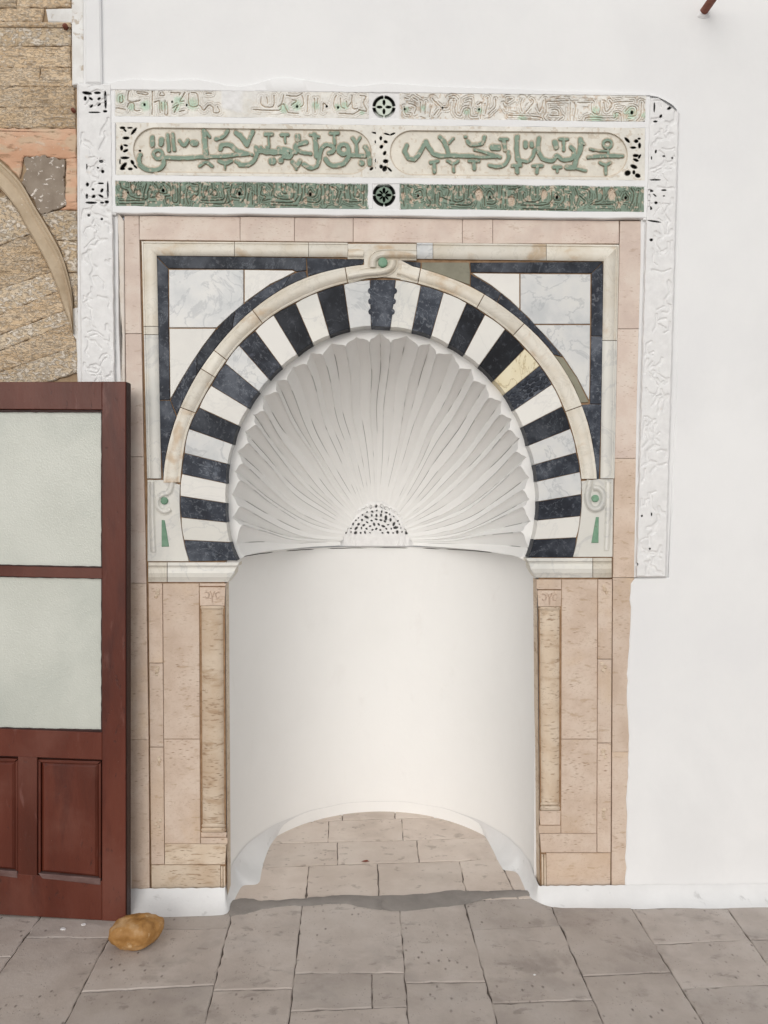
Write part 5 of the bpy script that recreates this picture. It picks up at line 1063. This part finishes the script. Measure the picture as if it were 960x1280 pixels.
for (a, b, c, d) in ((513, 514, 706, 710), (719, 723, 910, 915)):
    dslab('glass_pane', [(-60, a), (130, b), (130, d+4), (-60, c+4)], -.016, -.022, GLASS)
    # putty and beads round the pane
    for pts in ([(-57, a-1), (127.3, b-1.5), (127.3, b+1.0), (-57, a+1.5)], [(-57, c-1), (127.3, d-1.5), (127.3, d+1), (-57, c+1)], [(125.3, b), (127.6, b), (127.6, d), (125.3, d)]):
        dslab('glazing_bead', pts, -.006, -.03, PAINT_D, rag=.0012, ch=.0012)
def panel(x0, x1):
    yt = lambda x: 951+(x-87)*.03; yb_ = lambda x: 1098+(x-87)*.085
    P4 = lambda i: [(x0+i, yt(x0)+i), (x1-i, yt(x1)+i), (x1-i, yb_(x1)-i), (x0+i, yb_(x0)-i)]
    dslab('panel_groove', P4(-1), -.020, -.03, PAINT_D)
    o = dslab('raised_panel', P4(4), -.003, -.03, PAINT, ch=.010)
    for k, pts in enumerate(([(x0, yt(x0)), (x1, yt(x1)), (x1-4, yt(x1)+3.5), (x0+4, yt(x0)+3.5)], [(x0+1, yb_(x0)-3), (x1, yb_(x1)-3), (x1, yb_(x1)+5), (x0+6, yb_(x0)+3.5)])):
        dslab('panel_bead', pts, -.002+.003*k, -.03, WORN if k else PAINT, ch=.002, rag=.0008)
    for pts in ([(x0, yt(x0)+1), (x0+3, yt(x0)+4), (x0+3, yb_(x0)-4), (x0, yb_(x0)-1)], [(x1-3, yt(x1)+4), (x1, yt(x1)+1), (x1, yb_(x1)-1), (x1-3, yb_(x1)-4)]):
        dslab('panel_bead', pts, -.004, -.03, PAINT, ch=.002)
panel(47, 125.5); panel(-56, 21.5)

# ================================================================== stone doorstop
c = G(170, 1189)
bm = bmesh.new(); bmesh.ops.create_icosphere(bm, subdivisions=5, radius=1)
for v in bm.verts:
    n1 = mnoise.noise(v.co*1.1+Vector((3, 1, 2))); n2 = mnoise.noise(v.co*3.2+Vector((1, 5, 2))); n3 = mnoise.noise(v.co*9)
    r_ = 1+.22*n1+.07*n2+.02*n3
    p = v.co*r_; x, y, z = p.x*.088, p.y*.068, p.z*.058
    z = z*(1+.18*(-x/.098)) + .012*max(0, x/.098); z = max(z, -.040+.004*n3)
    v.co = Vector((x, y, z+.040))
me = bpy.data.meshes.new('doorstop_stone'); bm.to_mesh(me); bm.free()
st = link('doorstop_stone', me, AMBER, None, True); st.location = c+Vector((0, .045, 0)); st.rotation_euler = (0, math.radians(-9), math.radians(14)); st.location.z = .006
tag(st, 'amber brown rounded stone on the paving at the foot of the red door', 'stone')

# ================================================================== iron tie rod high at the right
rb_ = W(880, 14, .018)
bm = bmesh.new(); R_ = .0155; N = 16; rows = []
for k in range(26):
    y = -.018-k*.115; ring = []
    for i in range(N):
        a = 2*math.pi*i/N; rr = R_*(1+.06*mnoise.noise(Vector((i*.8, k*.9, 0)))); ring.append(bm.verts.new((rr*math.cos(a), y, rr*math.sin(a))))
    rows.append(ring)
for a, b in zip(rows, rows[1:]):
    for i in range(N): bm.faces.new((a[i], b[i], b[(i+1) % N], a[(i+1) % N]))
bm.faces.new(rows[-1]); me = bpy.data.meshes.new('tie_rod'); bm.to_mesh(me); bm.free()
rod = link('tie_rod', me, RUST, None, True); rod.location = (rb_.x, 0, rb_.z); tag(rod, 'rusty red iron rod sticking out of the white wall near the top right corner', 'rod')
pts = [(880+7*math.cos(a)*(1+.2*math.sin(3*a)), 17+6*math.sin(a)*(1+.15*math.cos(2*a))) for a in np.linspace(0, 2*math.pi, 15)[:-1]]
slab('plaster_collar', pts, .024, .0, PLASTER_R, wall, ch=.005)

# ================================================================== dry leaf on the niche floor
lc = G(457, 1078)
lv = [(-.020, 0, .004), (-.010, -.008, .007), (.004, -.009, .009), (.018, -.002, .005), (.006, .007, .008), (-.008, .006, .006), (0, 0, .002), (-.019, 0, .002), (-.010, -.008, .005), (.004, -.009, .007), (.018, -.002, .003), (.006, .007, .006), (-.008, .006, .004)]
lf = mesh('dry_leaf', lv, [(0, 1, 6), (1, 2, 6), (2, 3, 6), (3, 4, 6), (4, 5, 6), (5, 0, 6)], LEAF); lf.location = lc
tag(lf, 'small dry red leaf lying on the niche floor', 'leaf')
